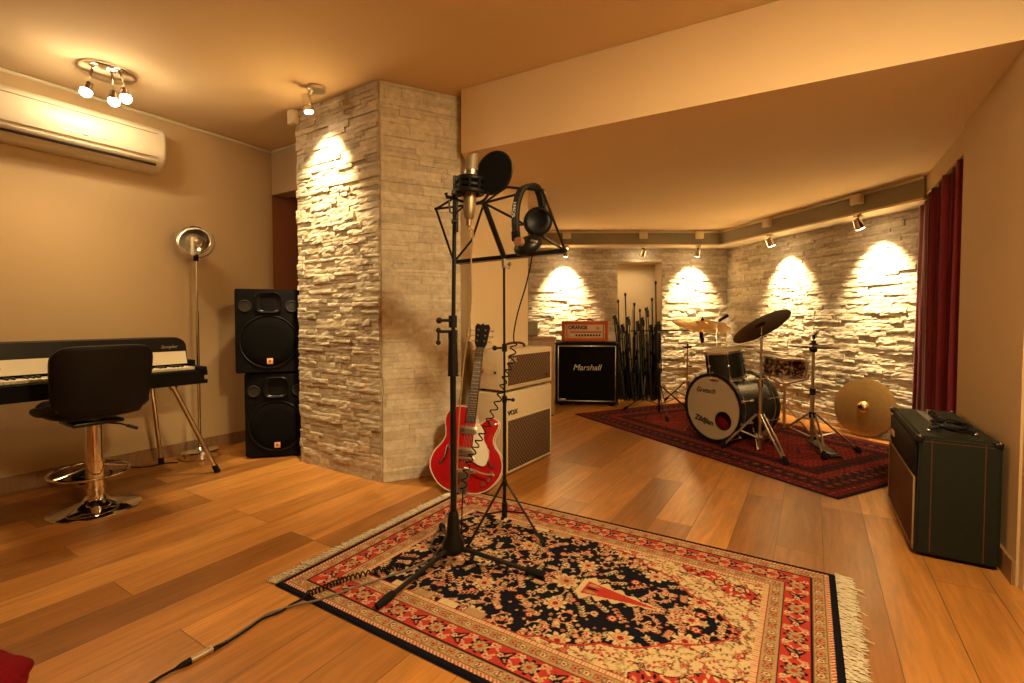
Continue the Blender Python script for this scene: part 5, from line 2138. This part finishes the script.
    # the cypress point on the axis
    ta = (su > 0.56) & (su < 0.80) & (av < 0.075 * (0.80 - su) / 0.24 * (1 + 0.25 * np.cos(su * 150)))
    img[navy & ta] = CREAM
    ta = (su > 0.575) & (su < 0.775) & (av < 0.052 * (0.785 - su) / 0.24)
    img[navy & ta] = RED
    for s_ in (-1, 0, 1):
        cv_.leaf(FU0 + (FU1 - FU0) * 0.60, lv / 2 + s_ * 0.024, 0.030, 0.011, 0.0, TAN if s_ else NAVY)
    cv_.flower(FU0 + (FU1 - FU0) * 0.52, lv / 2, 0.055, 8, [(1.0, CREAM), (0.68, SALM), (0.42, OLIVE), (0.2, DRED)], 0.2, 0.5)
    cv_.flower(FU0 + (FU1 - FU0) * 0.86, lv / 2, 0.032, 6, [(1.0, CREAM), (0.62, SALM), (0.3, DRED)], 0.2, 0.5)
    cv_.flower(FU0 + (FU1 - FU0) * 0.25, lv / 2, 0.06, 8, [(1.0, CREAM), (0.7, NAVY), (0.55, SALM), (0.3, CREAM), (0.15, DRED)], 0.2, 0.5)
    cv_.mask = None
    # pale blocks where the niche meets the long borders
    for s_ in (0, 1):
        for k in range(4):
            u0 = FU0 + (FU1 - FU0) * (0.10 + 0.085 * k)
            m = (U > u0) & (U < u0 + 0.085) & (((V - E5) if s_ == 0 else (lv - E5 - V)) > 0) & (((V - E5) if s_ == 0 else (lv - E5 - V)) < 0.030 + 0.006 * (k % 2))
            img[m] = TAN if k % 2 else CREAM
            img[m & ((np.abs(U - u0) < 0.003) | (np.abs(U - u0 - 0.085) < 0.003))] = DRED
    rs = np.random.RandomState(1)
    img *= (0.88 + 0.24 * rs.rand(*U.shape))[..., None]
    return np.clip(img, 0, 1)

ru_ = Vector((1.60, -0.985, 0)).normalized()
rv_ = Vector((0.985, 1.60, 0)).normalized()
RP0 = Vector((-0.930, 1.850, 0))
RLU, RLV = 1.875, 1.235
main_rug = rug_object('persian_rug', 'fringed navy, red and cream floral rug beneath the microphone stand', RP0, ru_, rv_, RLU, RLV, 0.0032, paint_main)
def fringe(x0, sgn, parent, seed):
    rnd = random.Random(seed)
    q = MB()
    t = bmesh.new()
    n = 330
    for i in range(n):
        y = -RLV / 2 + RLV * (i + rnd.uniform(-0.4, 0.4)) / n
        L = rnd.uniform(0.050, 0.070)
        sw = rnd.uniform(-0.010, 0.012)
        if rnd.random() < 0.03:
            L *= 1.35
            sw *= 2.2
        pts = []
        z0 = 0.006 + rnd.uniform(0, 0.006)
        for k in range(6):
            f = k / 5
            pts.append(Vector((x0 + sgn * (L * f), y + sw * f * f + 0.004 * math.sin(f * 7 + i), 0.003 + z0 * (1 - f * 0.9))))
        w = 0.0017
        rings = []
        for k, p in enumerate(pts):
            rings.append([t.verts.new(p + Vector((0, w * c, w * s_))) for c, s_ in ((1, 0), (0, 1.0), (-1, 0), (0, -0.6))])
        for A_, B_ in zip(rings, rings[1:]):
            for k in range(4):
                t.faces.new((A_[k], A_[(k + 1) % 4], B_[(k + 1) % 4], B_[k]))
        t.faces.new(rings[-1])
    q._merge(t)
    return q.build('fringe', 'fringe', parent, angle=180)
fringe(-RLU / 2 + 0.002, -1, main_rug, 1)
fringe(RLU / 2 - 0.002, 1, main_rug, 2)

# old red rug under the drums
D_RED = np.array((0.22, 0.020, 0.015))
D_RED2 = np.array((0.11, 0.009, 0.009))
D_BLK = np.array((0.022, 0.012, 0.014))
D_TAN = np.array((0.33, 0.17, 0.10))
def paint_drum(U, V, lu, lv):
    rnd = random.Random(9)
    cv_ = Canvas(U, V, D_RED)
    img = cv_.img
    e = np.minimum(np.minimum(U, lu - U), np.minimum(V, lv - V))
    # field: a lattice of small dark diamonds
    p = 0.058
    a = np.mod(U, p) / p - 0.5
    b_ = np.mod(V + (np.floor(U / p) % 2) * p / 2, p) / p - 0.5
    m = np.abs(a) + np.abs(b_)
    img[m < 0.40] = D_RED2
    img[m < 0.30] = D_BLK
    img[m < 0.18] = D_RED
    img[m < 0.09] = D_TAN
    img[np.abs(m - 0.47) < 0.03] = D_RED2
    # borders
    def ring(e0, e1, base):
        mm = (e >= e0) & (e < e1)
        img[mm] = base
        return mm
    m1 = ring(0.0, 0.020, D_BLK)
    m2 = ring(0.020, 0.10, D_RED2)
    m3 = ring(0.10, 0.24, D_BLK)
    m4 = ring(0.24, 0.32, D_RED)
    m5 = ring(0.32, 0.42, D_BLK)
    for mm, per, c1, c2, ph in ((m2, 0.05, D_RED, D_TAN, 0), (m3, 0.085, D_RED, D_TAN, 0.3), (m4, 0.06, D_BLK, D_TAN, 0.1), (m5, 0.07, D_RED2, D_RED, 0.2)):
        x = np.mod(U, per) / per - 0.5
        y = np.mod(V + ph, per) / per - 0.5
        k = np.abs(x) + np.abs(y)
        img[mm & (k < 0.36)] = c1
        img[mm & (k < 0.20)] = D_BLK if c1 is not D_BLK else D_RED
        img[mm & (k < 0.10)] = c2
        k2 = np.abs(np.mod(x + 1.0, 1) - 0.5) + np.abs(np.mod(y + 1.0, 1) - 0.5)
        img[mm & (k2 < 0.13)] = c1 * 0.8
    for x in (0.020, 0.10, 0.24, 0.32, 0.42):
        img[np.abs(e - x) < 0.005] = D_BLK
    # a brighter striped patch and a medallion row
    for cu in (0.55, 1.30, 2.05):
        d = np.abs(U - cu) / 0.27 + np.abs(V - lv / 2) / 0.33
        img[(d < 1.0) & (d > 0.93)] = D_BLK
        k = (d < 0.93)
        img[k & (np.mod(d * 9, 1) < 0.35)] = D_RED2
        img[(d < 0.35)] = D_BLK
        img[(d < 0.26)] = D_RED
    rs = np.random.RandomState(2)
    img *= (0.55 + 0.9 * rs.rand(*U.shape))[..., None]
    # worn, faded streaks in the pile
    w = 0.5 + 0.5 * np.sin(U * 3.1 + np.sin(V * 4.0) * 1.5) * np.sin(V * 2.3 + 1)
    img *= (0.85 + 0.3 * w)[..., None]
    return np.clip(img, 0, 1)
du_ = Vector((0.4385, -0.8987, 0)).normalized()
dv_ = Vector((0.8987, 0.4385, 0)).normalized()
DP0 = Vector((0.68, 5.20, 0))
DLU, DLV = 2.74, 1.62
# corner and directions so that u x v points up: u along the long side, v across towards the stone wall
drug = rug_object('drum_rug', 'dark red worn oriental rug spread under the drum kit', DP0, du_, dv_, DLU, DLV, 0.0065, paint_drum)
# ------------------------------------------------------------------ drum kit
ZD = 0.0106                                # top of the drum rug
# bass drum: local -y is the logo head
KA = ang(-62)
kf = Vector((1.675, 4.0, 0))
kax = Vector((-math.sin(KA), math.cos(KA), 0))
KR, KL = 0.278, 0.44
kc = kf + kax * (KL / 2 + 0.02)
kd = thing('bass_drum', 'dark green bass drum with a cream lettered head on the red rug', 'bass drum', (kc.x, kc.y, ZD), KA)
KZ = KR + 0.012
Xk = Matrix.Translation((0, 0, KZ)) @ Matrix.Rotation(PI / 2, 4, 'X')   # local z of the lathe -> -y
b = MB()
b.lathe([(KR - 0.012, KL / 2), (KR - 0.006, KL / 2), (KR - 0.006, -KL / 2), (KR - 0.012, -KL / 2), (KR - 0.012, KL / 2)], 64, Xk)
b.build('shell', 'drum', kd)
for s_ in (1, -1):
    b = MB()
    z0 = s_ * (KL / 2 - 0.02)
    z1 = s_ * (KL / 2 + 0.024)
    b.lathe([(KR - 0.004, z0), (KR + 0.008, z0), (KR + 0.010, (z0 + z1) / 2), (KR + 0.008, z1), (KR - 0.014, z1), (KR - 0.014, z0), (KR - 0.004, z0)], 64, Xk)
    b.build('hoop', 'black', kd)
    b = MB()
    b.torus((0, -s_ * (KL / 2 - 0.028), KZ), KR - 0.001, 0.005, Matrix.Rotation(PI / 2, 4, 'X'), 64, 8)
    b.build('hoop_ring', 'nickel', kd)
# front head with its round port
t = bmesh.new()
px_, pz_, pr = 0.105, KZ - 0.095, 0.072
N = 64
yh = -KL / 2 - 0.012
outer = [t.verts.new(((KR - 0.013) * math.cos(2 * PI * k / N), yh, KZ + (KR - 0.013) * math.sin(2 * PI * k / N))) for k in range(N)]
inner = [t.verts.new((px_ + pr * math.cos(2 * PI * k / 32), yh, pz_ + pr * math.sin(2 * PI * k / 32))) for k in range(32)]
es = [t.edges.new((outer[k], outer[(k + 1) % N])) for k in range(N)] + [t.edges.new((inner[k], inner[(k + 1) % 32])) for k in range(32)]
bmesh.ops.triangle_fill(t, use_beauty=True, use_dissolve=False, edges=es)
q = MB()
q._merge(t)
hd0 = q.build('front_head', 'head', kd, angle=180)
b = MB()
b.torus((px_, yh, pz_), pr, 0.0055, Matrix.Rotation(PI / 2, 4, 'X'), 40, 8)
b.build('port_ring', 'black', kd)
b = MB()
b.lathe([(0, -KL / 2 - 0.012), (KR - 0.012, -KL / 2 - 0.012), (KR - 0.012, -KL / 2 - 0.010), (0, -KL / 2 - 0.010)], 48, Xk)
b.build('rear_head', 'head', kd)
text('Gretsch', 0.060, 'logo', 'ink', kd, (-0.075, yh - 0.002, KZ + 0.135), ext=0.001, shear=0.38, bold=0.0008)
text('Zildjian', 0.064, 'logo', 'ink', kd, (-0.085, yh - 0.002, KZ - 0.120), rot=(PI / 2, 0.16, 0), ext=0.001, bold=0.0022, shear=0.12)
for k in range(10):
    a = 2 * PI * (k + 0.5) / 10
    if -0.2 < math.sin(a) + 1 < 0.08:
        continue
    for s_ in (-1, 1):
        q = MB()
        y0 = s_ * (KL / 2 + 0.012)
        y1 = s_ * (KL / 2 - 0.115)
        c, n = math.cos(a), math.sin(a)
        q.cyl(((KR + 0.016) * c, y0, KZ + (KR + 0.016) * n), ((KR + 0.016) * c, y1, KZ + (KR + 0.016) * n), 0.0035, n=8)
        q.cyl(((KR - 0.002) * c, y1, KZ + (KR - 0.002) * n), ((KR + 0.020) * c, y1, KZ + (KR + 0.020) * n), 0.009, n=10)
        q.box(((KR + 0.012) * c, y0, KZ + (KR + 0.012) * n), (0.022, 0.014, 0.022), (0, -a, 0), bev=0.003)
        q.build('tension_rod', 'nickel', kd)
for s_ in (-1, 1):
    q = MB()
    q.tube([(s_ * (KR - 0.03), -0.08, KZ - 0.10), (s_ * (KR + 0.05), -0.13, KZ - 0.20), (s_ * (KR + 0.085), -0.155, 0.012)], 0.007, 8)
    q.sph((s_ * (KR + 0.085), -0.155, 0.010), 0.010)
    q.build('spur', 'chrome', kd)
q = MB()
q.box((0.0, -0.04, 2 * KR + 0.02), (0.075, 0.05, 0.024), bev=0.006)
q.tube([(0.0, -0.04, 2 * KR + 0.02), (0.0, -0.04, 2 * KR + 0.10), (0.0, -0.10, 2 * KR + 0.16), (-0.10, -0.12, 2 * KR + 0.18)], 0.011, 10)
q.sph((0.0, -0.06, 2 * KR + 0.13), 0.020)
q.build('tom_mount', 'chrome', kd)
# the red cushion seen through the port
q = MB()
q.sph((0, 0, 0), 0.14, (1.0, 0.62, 0.80), 24)
o = q.build('cushion', 'redcloth', angle=180)
cw = kd.matrix_world
rot3 = Matrix.Rotation(KA, 4, 'Z')
pp = rot3 @ Vector((0.06, -KL / 2 + 0.115, 0.0))
o.location = (kc.x + pp.x, kc.y + pp.y, ZD + 0.150)
o.rotation_euler = (0, 0, KA)
tag(o, 'red cushion inside the bass drum, seen through the hole in its head', 'cushion')

def drum(name, label, cat, c, rz, tilt_, r, h, m, lugs=8, legs=None):
    t_ = thing(name, label, cat, c, rz)
    X = Euler(tilt_).to_matrix().to_4x4()
    b = MB()
    b.lathe([(r - 0.008, -h / 2), (r, -h / 2), (r, h / 2), (r - 0.008, h / 2), (r - 0.008, -h / 2)], 48, X)
    b.build('shell', m, t_)
    for z in (-h / 2, h / 2):
        b = MB()
        b.lathe([(r + 0.001, z - 0.012), (r + 0.009, z - 0.012), (r + 0.009, z + 0.008), (r + 0.002, z + 0.010), (r + 0.001, z - 0.012)], 48, X)
        b.build('hoop', 'nickel', t_)
    for z, nm in ((h / 2 + 0.001, 'batter_head'), (-h / 2 - 0.001, 'resonant_head')):
        b = MB()
        b.lathe([(0, z - 0.001), (r + 0.002, z - 0.001), (r + 0.002, z + 0.001), (0, z + 0.001)], 48, X)
        b.build(nm, 'head', t_)
    for k in range(lugs):
        a = 2 * PI * (k + 0.3) / lugs
        c_, n_ = math.cos(a), math.sin(a)
        b = MB()
        b.cyl((c_ * (r + 0.010), n_ * (r + 0.010), -h / 2 - 0.01), (c_ * (r + 0.010), n_ * (r + 0.010), h / 2 + 0.014), 0.003, n=8)
        for z in (-h / 2, 0, h / 2):
            b.sph((c_ * (r + 0.009), n_ * (r + 0.009), z * 0.9), 0.011, (1, 1, 1.3), 10)
        bmesh.ops.transform(b.bm, matrix=X, verts=b.bm.verts)
        b.build('lug', 'nickel', t_)
    return t_
tc_ = at(725, 363.5, 4.06)
tm = drum('tom_drum', 'small dark green tom drum mounted above the bass drum', 'drum', tc_, KA, (0.14, -0.05, 0), 0.150, 0.225, 'drum', 6)
sn_ = at(785, 366, 4.28)
sn = drum('snare_drum', 'brown tortoise glitter snare drum on its stand behind the hi-hat', 'drum', sn_, 0.3, (0.05, 0.03, 0), 0.172, 0.150, 'glitter', 8)

def tripod(parent, c, zh, reach, angles, double=True, foot='rubber', leg_m='chrome', r=0.007, brace=0.5, zl=0.02):
    """three braced legs with rubber feet, as separate parts"""
    for i, a in enumerate(angles):
        if isinstance(a, tuple):
            d = Vector((a[0], a[1], 0))
        else:
            d = Vector((math.cos(ang(a)), math.sin(ang(a)), 0)) * reach
        dn = d.normalized()
        sd = Vector((-dn.y, dn.x, 0)) * 0.012
        top = Vector((0, 0, zh)) + dn * 0.025
        ft = d + Vector((0, 0, zl))
        b = MB()
        if double:
            for s_ in (-1, 1):
                b.tube([top + sd * s_, top.lerp(ft, 0.5) + sd * s_ * 1.4, ft + sd * s_ * 0.6], r * 0.75, 8)
        else:
            b.tube([top, ft], r, 8)
        lo = Vector((0, 0, zh * 0.36)) + dn * 0.015
        b.tube([lo, top.lerp(ft, brace)], r * 0.7, 8)
        lg = b.build('leg', leg_m, parent)
        b = MB()
        e = (ft - top).normalized()
        b.tube([ft - e * 0.045, ft - e * 0.005, Vector((ft.x, ft.y, 0.008)) + dn * 0.010], [r * 1.5, r * 2.2, r * 1.9], 10)
        b.build('rubber_foot', foot, lg)

def cymbal(name, label, c, r, normal, m, bell=0.028, rise=0.022, cat='cymbal', group=None):
    t_ = thing(name, label, cat, c, 0, group)
    X = frame_from_dir(normal)
    rb = r * 0.20
    prof = [(0.006, rise + bell)]
    for k in range(1, 9):
        f = k / 8
        prof.append((rb * f, rise + bell * math.sqrt(max(0, 1 - f * f))))
    for k in range(1, 15):
        f = k / 14
        rr = rb + (r - rb) * f
        prof.append((rr, rise * (1 - f ** 1.7) + 0.0006 * math.sin(f * 60)))
    back = [(rr, z - 0.0022) for rr, z in reversed(prof)]
    b = MB()
    b.lathe(prof + back + [prof[0]], 64, X)
    b.build('disc', m, t_, angle=50)
    b = MB()
    b.cyl(X @ Vector((0, 0, rise + bell - 0.004)), X @ Vector((0, 0, rise + bell + 0.012)), 0.016, n=14)
    b.cyl(X @ Vector((0, 0, rise + bell + 0.012)), X @ Vector((0, 0, rise + bell + 0.030)), 0.006, n=10)
    b.build('felt_and_nut', 'black', t_)
    return t_

# front ride cymbal on its light stand
rp = Vector((1.935, 3.72, ZD))
rs_ = thing('cymbal_stand', 'chrome cymbal stand in front of the bass drum under the dark tilted cymbal', 'cymbal stand', rp, 0)
b = MB()
b.cyl((0, 0, 0.02), (0, 0, 0.55), 0.0125, n=14)
b.cyl((0, 0, 0.52), (0, 0, 0.90), 0.0095, n=14)
b.build('pole', 'nickel', rs_)
b = MB()
b.cyl((0, 0, 0.50), (0, 0, 0.56), 0.019, n=14)
b.tube([(0, 0, 0.535), (-0.04, -0.02, 0.535)], 0.006, 8)
b.cyl((0, 0, 0.26), (0, 0, 0.31), 0.020, n=14)
b.cyl((0, 0, 0.09), (0, 0, 0.11), 0.018, n=14)
b.build('clamp', 'chrome', rs_)
tripod(rs_, rp, 0.29, 0.35, ((-0.25, 0.09), (0.00, -0.36), (0.20, 0.16)), True, 'rubber', 'nickel', 0.0095)
cyc = at(761.5, 327, 3.72)
b = MB()
b.cyl((0, 0, 0.89), Vector(cyc) - rp, 0.006, n=10)
b.sph((0, 0, 0.895), 0.016)
b.box((0.015, 0, 0.895), (0.05, 0.012, 0.012), bev=0.003)
b.build('tilter', 'chrome', rs_)
cymbal('ride_cymbal', 'large dark cymbal tilted on the stand in front of the bass drum', cyc, 0.228, Vector((-0.36, 0.62, 1)).normalized(), 'brass_dark')

# left crash on a boom
cs = Vector(fl(659, 415))
cs.z = ZD
bs = thing('cymbal_stand', 'thin black cymbal stand with a level boom arm beside the niche', 'cymbal stand', cs, 0)
b = MB()
hz = at(661, 331.5, cs.y).z
b.cyl((0, 0, 0.02), (0, 0, 0.55), 0.0125, n=14)
b.cyl((0, 0, 0.5), (0, 0, hz + 0.01), 0.009, n=12)
b.build('pole', 'satin', bs)
b = MB()
b.cyl((0, 0, 0.5), (0, 0, 0.55), 0.018, n=12)
b.cyl((-0.02, 0, hz - ZD), (0.03, 0, hz - ZD), 0.018, n=12)
b.build('clamp', 'nickel', bs)
cr = at(701.5, 325, 4.62)
b = MB()
e0 = Vector((-0.30, 0.06, hz - ZD + 0.004))
e1 = cr - cs + Vector((0, 0, -0.045))
b.tube([e0, e1], 0.006, 8)
b.tube([e1, cr - cs + Vector((0, 0, 0.06))], 0.005, 8)
b.build('boom_arm', 'satin', bs)
b = MB()
b.cyl(e1 + Vector((0, 0, 0.01)), e1 + Vector((0, 0, -0.09)), 0.018, n=12)
b.box(e1 + Vector((0.01, 0, -0.10)), (0.03, 0.03, 0.05), bev=0.006)
b.build('tilter', 'black', bs)
tripod(bs, cs, 0.30, 0.38, (15, 150, 265), True, 'rubber', 'satin', 0.007)
cymbal('crash_cymbal', 'pale thin cymbal on the boom arm left of the tom drum', cr, 0.262, Vector((0.05, -0.27, 1)).normalized(), 'brass')

# short stand without a cymbal between the niche and the bass drum
ps = Vector(fl(687, 404))
ps.z = ZD
p2 = thing('percussion_stand', 'short reddish stand with a bare top between the niche and the bass drum', 'stand', ps, 0)
b = MB()
hz = at(686.5, 347, ps.y).z - ZD
b.cyl((0, 0, 0.02), (0, 0, 0.45), 0.013, n=14)
b.cyl((0, 0, 0.42), (0, 0, hz), 0.010, n=14)
b.build('pole', 'copper', p2)
b = MB()
b.cyl((-0.045, 0, hz), (0.045, 0, hz), 0.014, n=12)
b.cyl((0, 0, hz - 0.02), (0, 0, hz + 0.035), 0.012, n=12)
b.tube([(0.0, 0, 0.45), (0.05, -0.02, 0.45)], 0.007, 8)
b.build('top_clamp', 'black', p2)
tripod(p2, ps, 0.26, 0.26, (20, 150, 265), False, 'rubber', 'satin', 0.008)

# small overhead microphone near the crash
mpz = at(723.5, 317.5, 4.75)
mb_ = at(716, 330, 4.75)
sm_ = thing('clip_microphone', 'tiny black clip microphone on a thin rod between the pale cymbal and the tom', 'microphone', at(716.5, 349, 4.2) , 0)
Lx = lambda v: Vector(v) - sm_.location
b = MB()
b.tube([Lx(at(716.5, 350, 4.2)), Lx(at(716.3, 327, 4.22)), Lx(at(719, 321, 4.24))], 0.004, 8)
b.build('rod', 'nickel', sm_)
b = MB()
b.tube([Lx(at(719, 321, 4.24)), Lx(at(727, 316, 4.26))], 0.013, 10)
b.sph(Lx(at(727, 316, 4.26)), 0.016)
b.build('body', 'black', sm_)

# hi-hat
hh_ = Vector((2.365, 3.76, ZD))
ht = thing('hi_hat_stand', 'chrome hi-hat stand with a foot pedal at the edge of the red rug', 'hi-hat stand', hh_, 0)
b = MB()
b.cyl((0, 0, 0.03), (0, 0, 0.46), 0.0145, n=14)
b.cyl((0, 0, 0.44), (0, 0, 0.80), 0.0115, n=14)
b.build('pole', 'nickel', ht)
b = MB()
b.cyl((0, 0, 0.78), (0, 0, 1.10), 0.0032, n=8)
b.build('pull_rod', 'nickel', ht)
b = MB()
b.cyl((0, 0, 0.435), (0, 0, 0.485), 0.021, n=14)
b.tube([(0, 0, 0.46), (0.05, -0.02, 0.46)], 0.006, 8)
b.build('height_clamp', 'black', ht)
MB().cyl((0, 0, 0.255), (0, 0, 0.30), 0.024, n=14).build('leg_collar', 'black', ht)
MB().cyl((0, 0, 0.775), (0, 0, 0.815), 0.024, 0.030, n=16).build('cymbal_seat', 'black', ht)
b = MB()
b.cyl((0, 0, 0.875), (0, 0, 0.91), 0.012, n=12)
b.tube([(0, 0, 0.90), (0.03, -0.01, 0.93)], 0.006, 8)
b.build('clutch', 'black', ht)
tripod(ht, hh_, 0.285, 0.33, ((-0.07, -0.27), (0.30, -0.10), (-0.20, 0.27)), True, 'rubber', 'nickel', 0.0095)
b = MB()
b.box((0.02, -0.10, 0.045), (0.085, 0.24, 0.010), (0.22, 0, 0.1), bev=0.003)
b.box((0.03, -0.20, 0.010), (0.095, 0.07, 0.016), (0, 0, 0.1), bev=0.004)
b.tube([(0.0, 0.02, 0.07), (0.0, 0.0, 0.15)], 0.007, 8)
b.build('pedal', 'satin', ht)
hc_ = Vector((hh_.x, hh_.y, at(815, 346.5, 3.76).z))
cymbal('hi_hat_cymbal', 'thin upper cymbal of the hi-hat pair', hc_ + Vector((0, 0, 0.005)), 0.170, Vector((0.03, -0.02, 1)).normalized(), 'brass_dark', 0.018, 0.010)
cymbal('hi_hat_cymbal', 'thin lower cymbal of the hi-hat pair, facing down', hc_ + Vector((0, 0, -0.005)), 0.170, Vector((-0.03, 0.02, -1)).normalized(), 'brass_dark', 0.018, 0.010)

# snare stand
sp_ = Vector((sn_.x, sn_.y, ZD))
ss_ = thing('snare_stand', 'reddish chrome snare stand holding the tortoise glitter drum', 'drum stand', sp_, 0)
zt = sn_.z - 0.095 - ZD
b = MB()
b.cyl((0, 0, 0.05), (0, 0, zt - 0.06), 0.0125, n=14)
b.build('pole', 'copper', ss_)
for a in (80, 200, 320):
    d = Vector((math.cos(ang(a)), math.sin(ang(a)), 0))
    b = MB()
    b.tube([(0, 0, zt - 0.07), d * 0.12 + Vector((0, 0, zt - 0.03)), d * 0.178 + Vector((0, 0, zt - 0.006)), d * 0.186 + Vector((0, 0, zt + 0.035))], 0.007, 8)
    b.build('basket_arm', 'nickel', ss_)
tripod(ss_, sp_, 0.25, 0.27, (-60, 60, 180), False, 'rubber', 'copper', 0.009)
# golden cymbal on the floor against the wall
gc_ = Vector((3.125, 4.24, 0.255 + 0.004))
gn_ = Vector((-0.90, -0.42, 0.16)).normalized()
gy = cymbal('large_cymbal', 'big golden cymbal standing on edge against the stone wall', gc_, 0.254, gn_, 'brass', 0.034, 0.018)

# ------------------------------------------------------------------ microphone stands crowded in the niche
rnd = random.Random(42)
def folded_stand(h, boom, m):
    r = thing('microphone_stand', 'black folded stand leaning in the crowded stone niche', 'microphone stand', (0, 0, 0), 0, 'folded stands in the niche')
    b = MB()
    b.cyl((0, 0, 0.05), (0, 0, h * 0.62), 0.0145, n=10)
    b.cyl((0, 0, h * 0.6), (0, 0, h), 0.008, n=10)
    b.build('pole', m, r)
    b = MB()
    b.cyl((0, 0, h * 0.58), (0, 0, h * 0.64), 0.018, n=10)
    b.tube([(0, 0, h * 0.61), (0.035, -0.03, h * 0.61)], 0.006, 6)
    b.cyl((0, 0, h - 0.03), (0, 0, h + 0.01), 0.014, n=10)
    b.build('clutch', 'black', r)
    for k in range(3):
        a = 2 * PI * k / 3 + 0.5
        d = Vector((math.cos(a), math.sin(a), 0))
        b = MB()
        b.tube([d * 0.020 + Vector((0, 0, 0.36)), d * 0.042 + Vector((0, 0, 0.02))], 0.0115, 8)
        b.cyl(d * 0.042 + Vector((0, 0, 0.035)), d * 0.044 + Vector((0, 0, 0.0)), 0.011, n=8)
        b.build('leg', m, r)
    b = MB()
    b.cyl((0, 0, 0.33), (0, 0, 0.40), 0.02, n=10)
    b.build('hub', 'black', r)
    if boom:
        b = MB()
        b.tube([(0.022, 0, h * 1.0 + 0.02), (0.03, -0.02, h * 0.35)], 0.007, 8)
        b.cyl((0.024, 0, h - 0.02), (0.026, -0.004, h - 0.10), 0.016, n=10)
        b.build('boom_arm', m, r)
    return r
kinds = [folded_stand(1.05, True, 'satin'), folded_stand(1.28, False, 'satin'), folded_stand(0.92, True, 'satin')]
metal = folded_stand(0.95, True, 'nickel')
metal['label'] = 'chrome folded stand leaning among the black ones in the niche'
spots = []
for j in range(4):
    for i in range(5):
        spots.append((XN0 + 0.062 + 0.111 * i + (0.004 if j % 2 else -0.004), YB + 0.205 - 0.112 * j, i, j))
for i, (x, y, ci, rj) in enumerate(spots):
    k = 3 if i in (7, 13) else (i * 2 + rj) % 3
    src = (kinds + [metal])[k]
    first = not src.get('_used')
    o = src if first else copy_tree(src)
    src['_used'] = 1
    if '_used' in o and o is not src:
        del o['_used']
    o.location = (x, y, 0.002)
    lean = (-0.030, -0.045, -0.02, 0.012, 0.018)[ci] + rnd.uniform(-0.028, 0.028) + (rnd.uniform(-0.07, 0.05) if rj == 3 else 0)
    o.rotation_euler = (-0.02 - 0.02 * rj, lean, rnd.uniform(0, 0.3))
    s_ = rnd.uniform(0.86, 1.12)
    o.scale = (1, 1, s_)
for src in kinds + [metal]:
    if '_used' in src:
        del src['_used']
# one tall stand reaches above the rest
tall = folded_stand(1.50, False, 'satin')
tall['label'] = 'tallest black stand in the niche, its rod rising above the others'
del tall['group']
tall.location = (XN1 - 0.115, YB - 0.24, 0.012)
tall.rotation_euler = (-0.08, 0.03, 0.3)

# ------------------------------------------------------------------ render look
w = bpy.data.worlds.new('world')
sc.world = w
w.use_nodes = True
bg = w.node_tree.nodes['Background']
bg.inputs['Color'].default_value = (1.0, 0.72, 0.42, 1)
bg.inputs['Strength'].default_value = 0.05
vs = sc.view_settings
vs.view_transform = 'Standard'
vs.look = 'None'
vs.gamma = 1.0
vs.use_curve_mapping = False
vs.exposure = 1.9
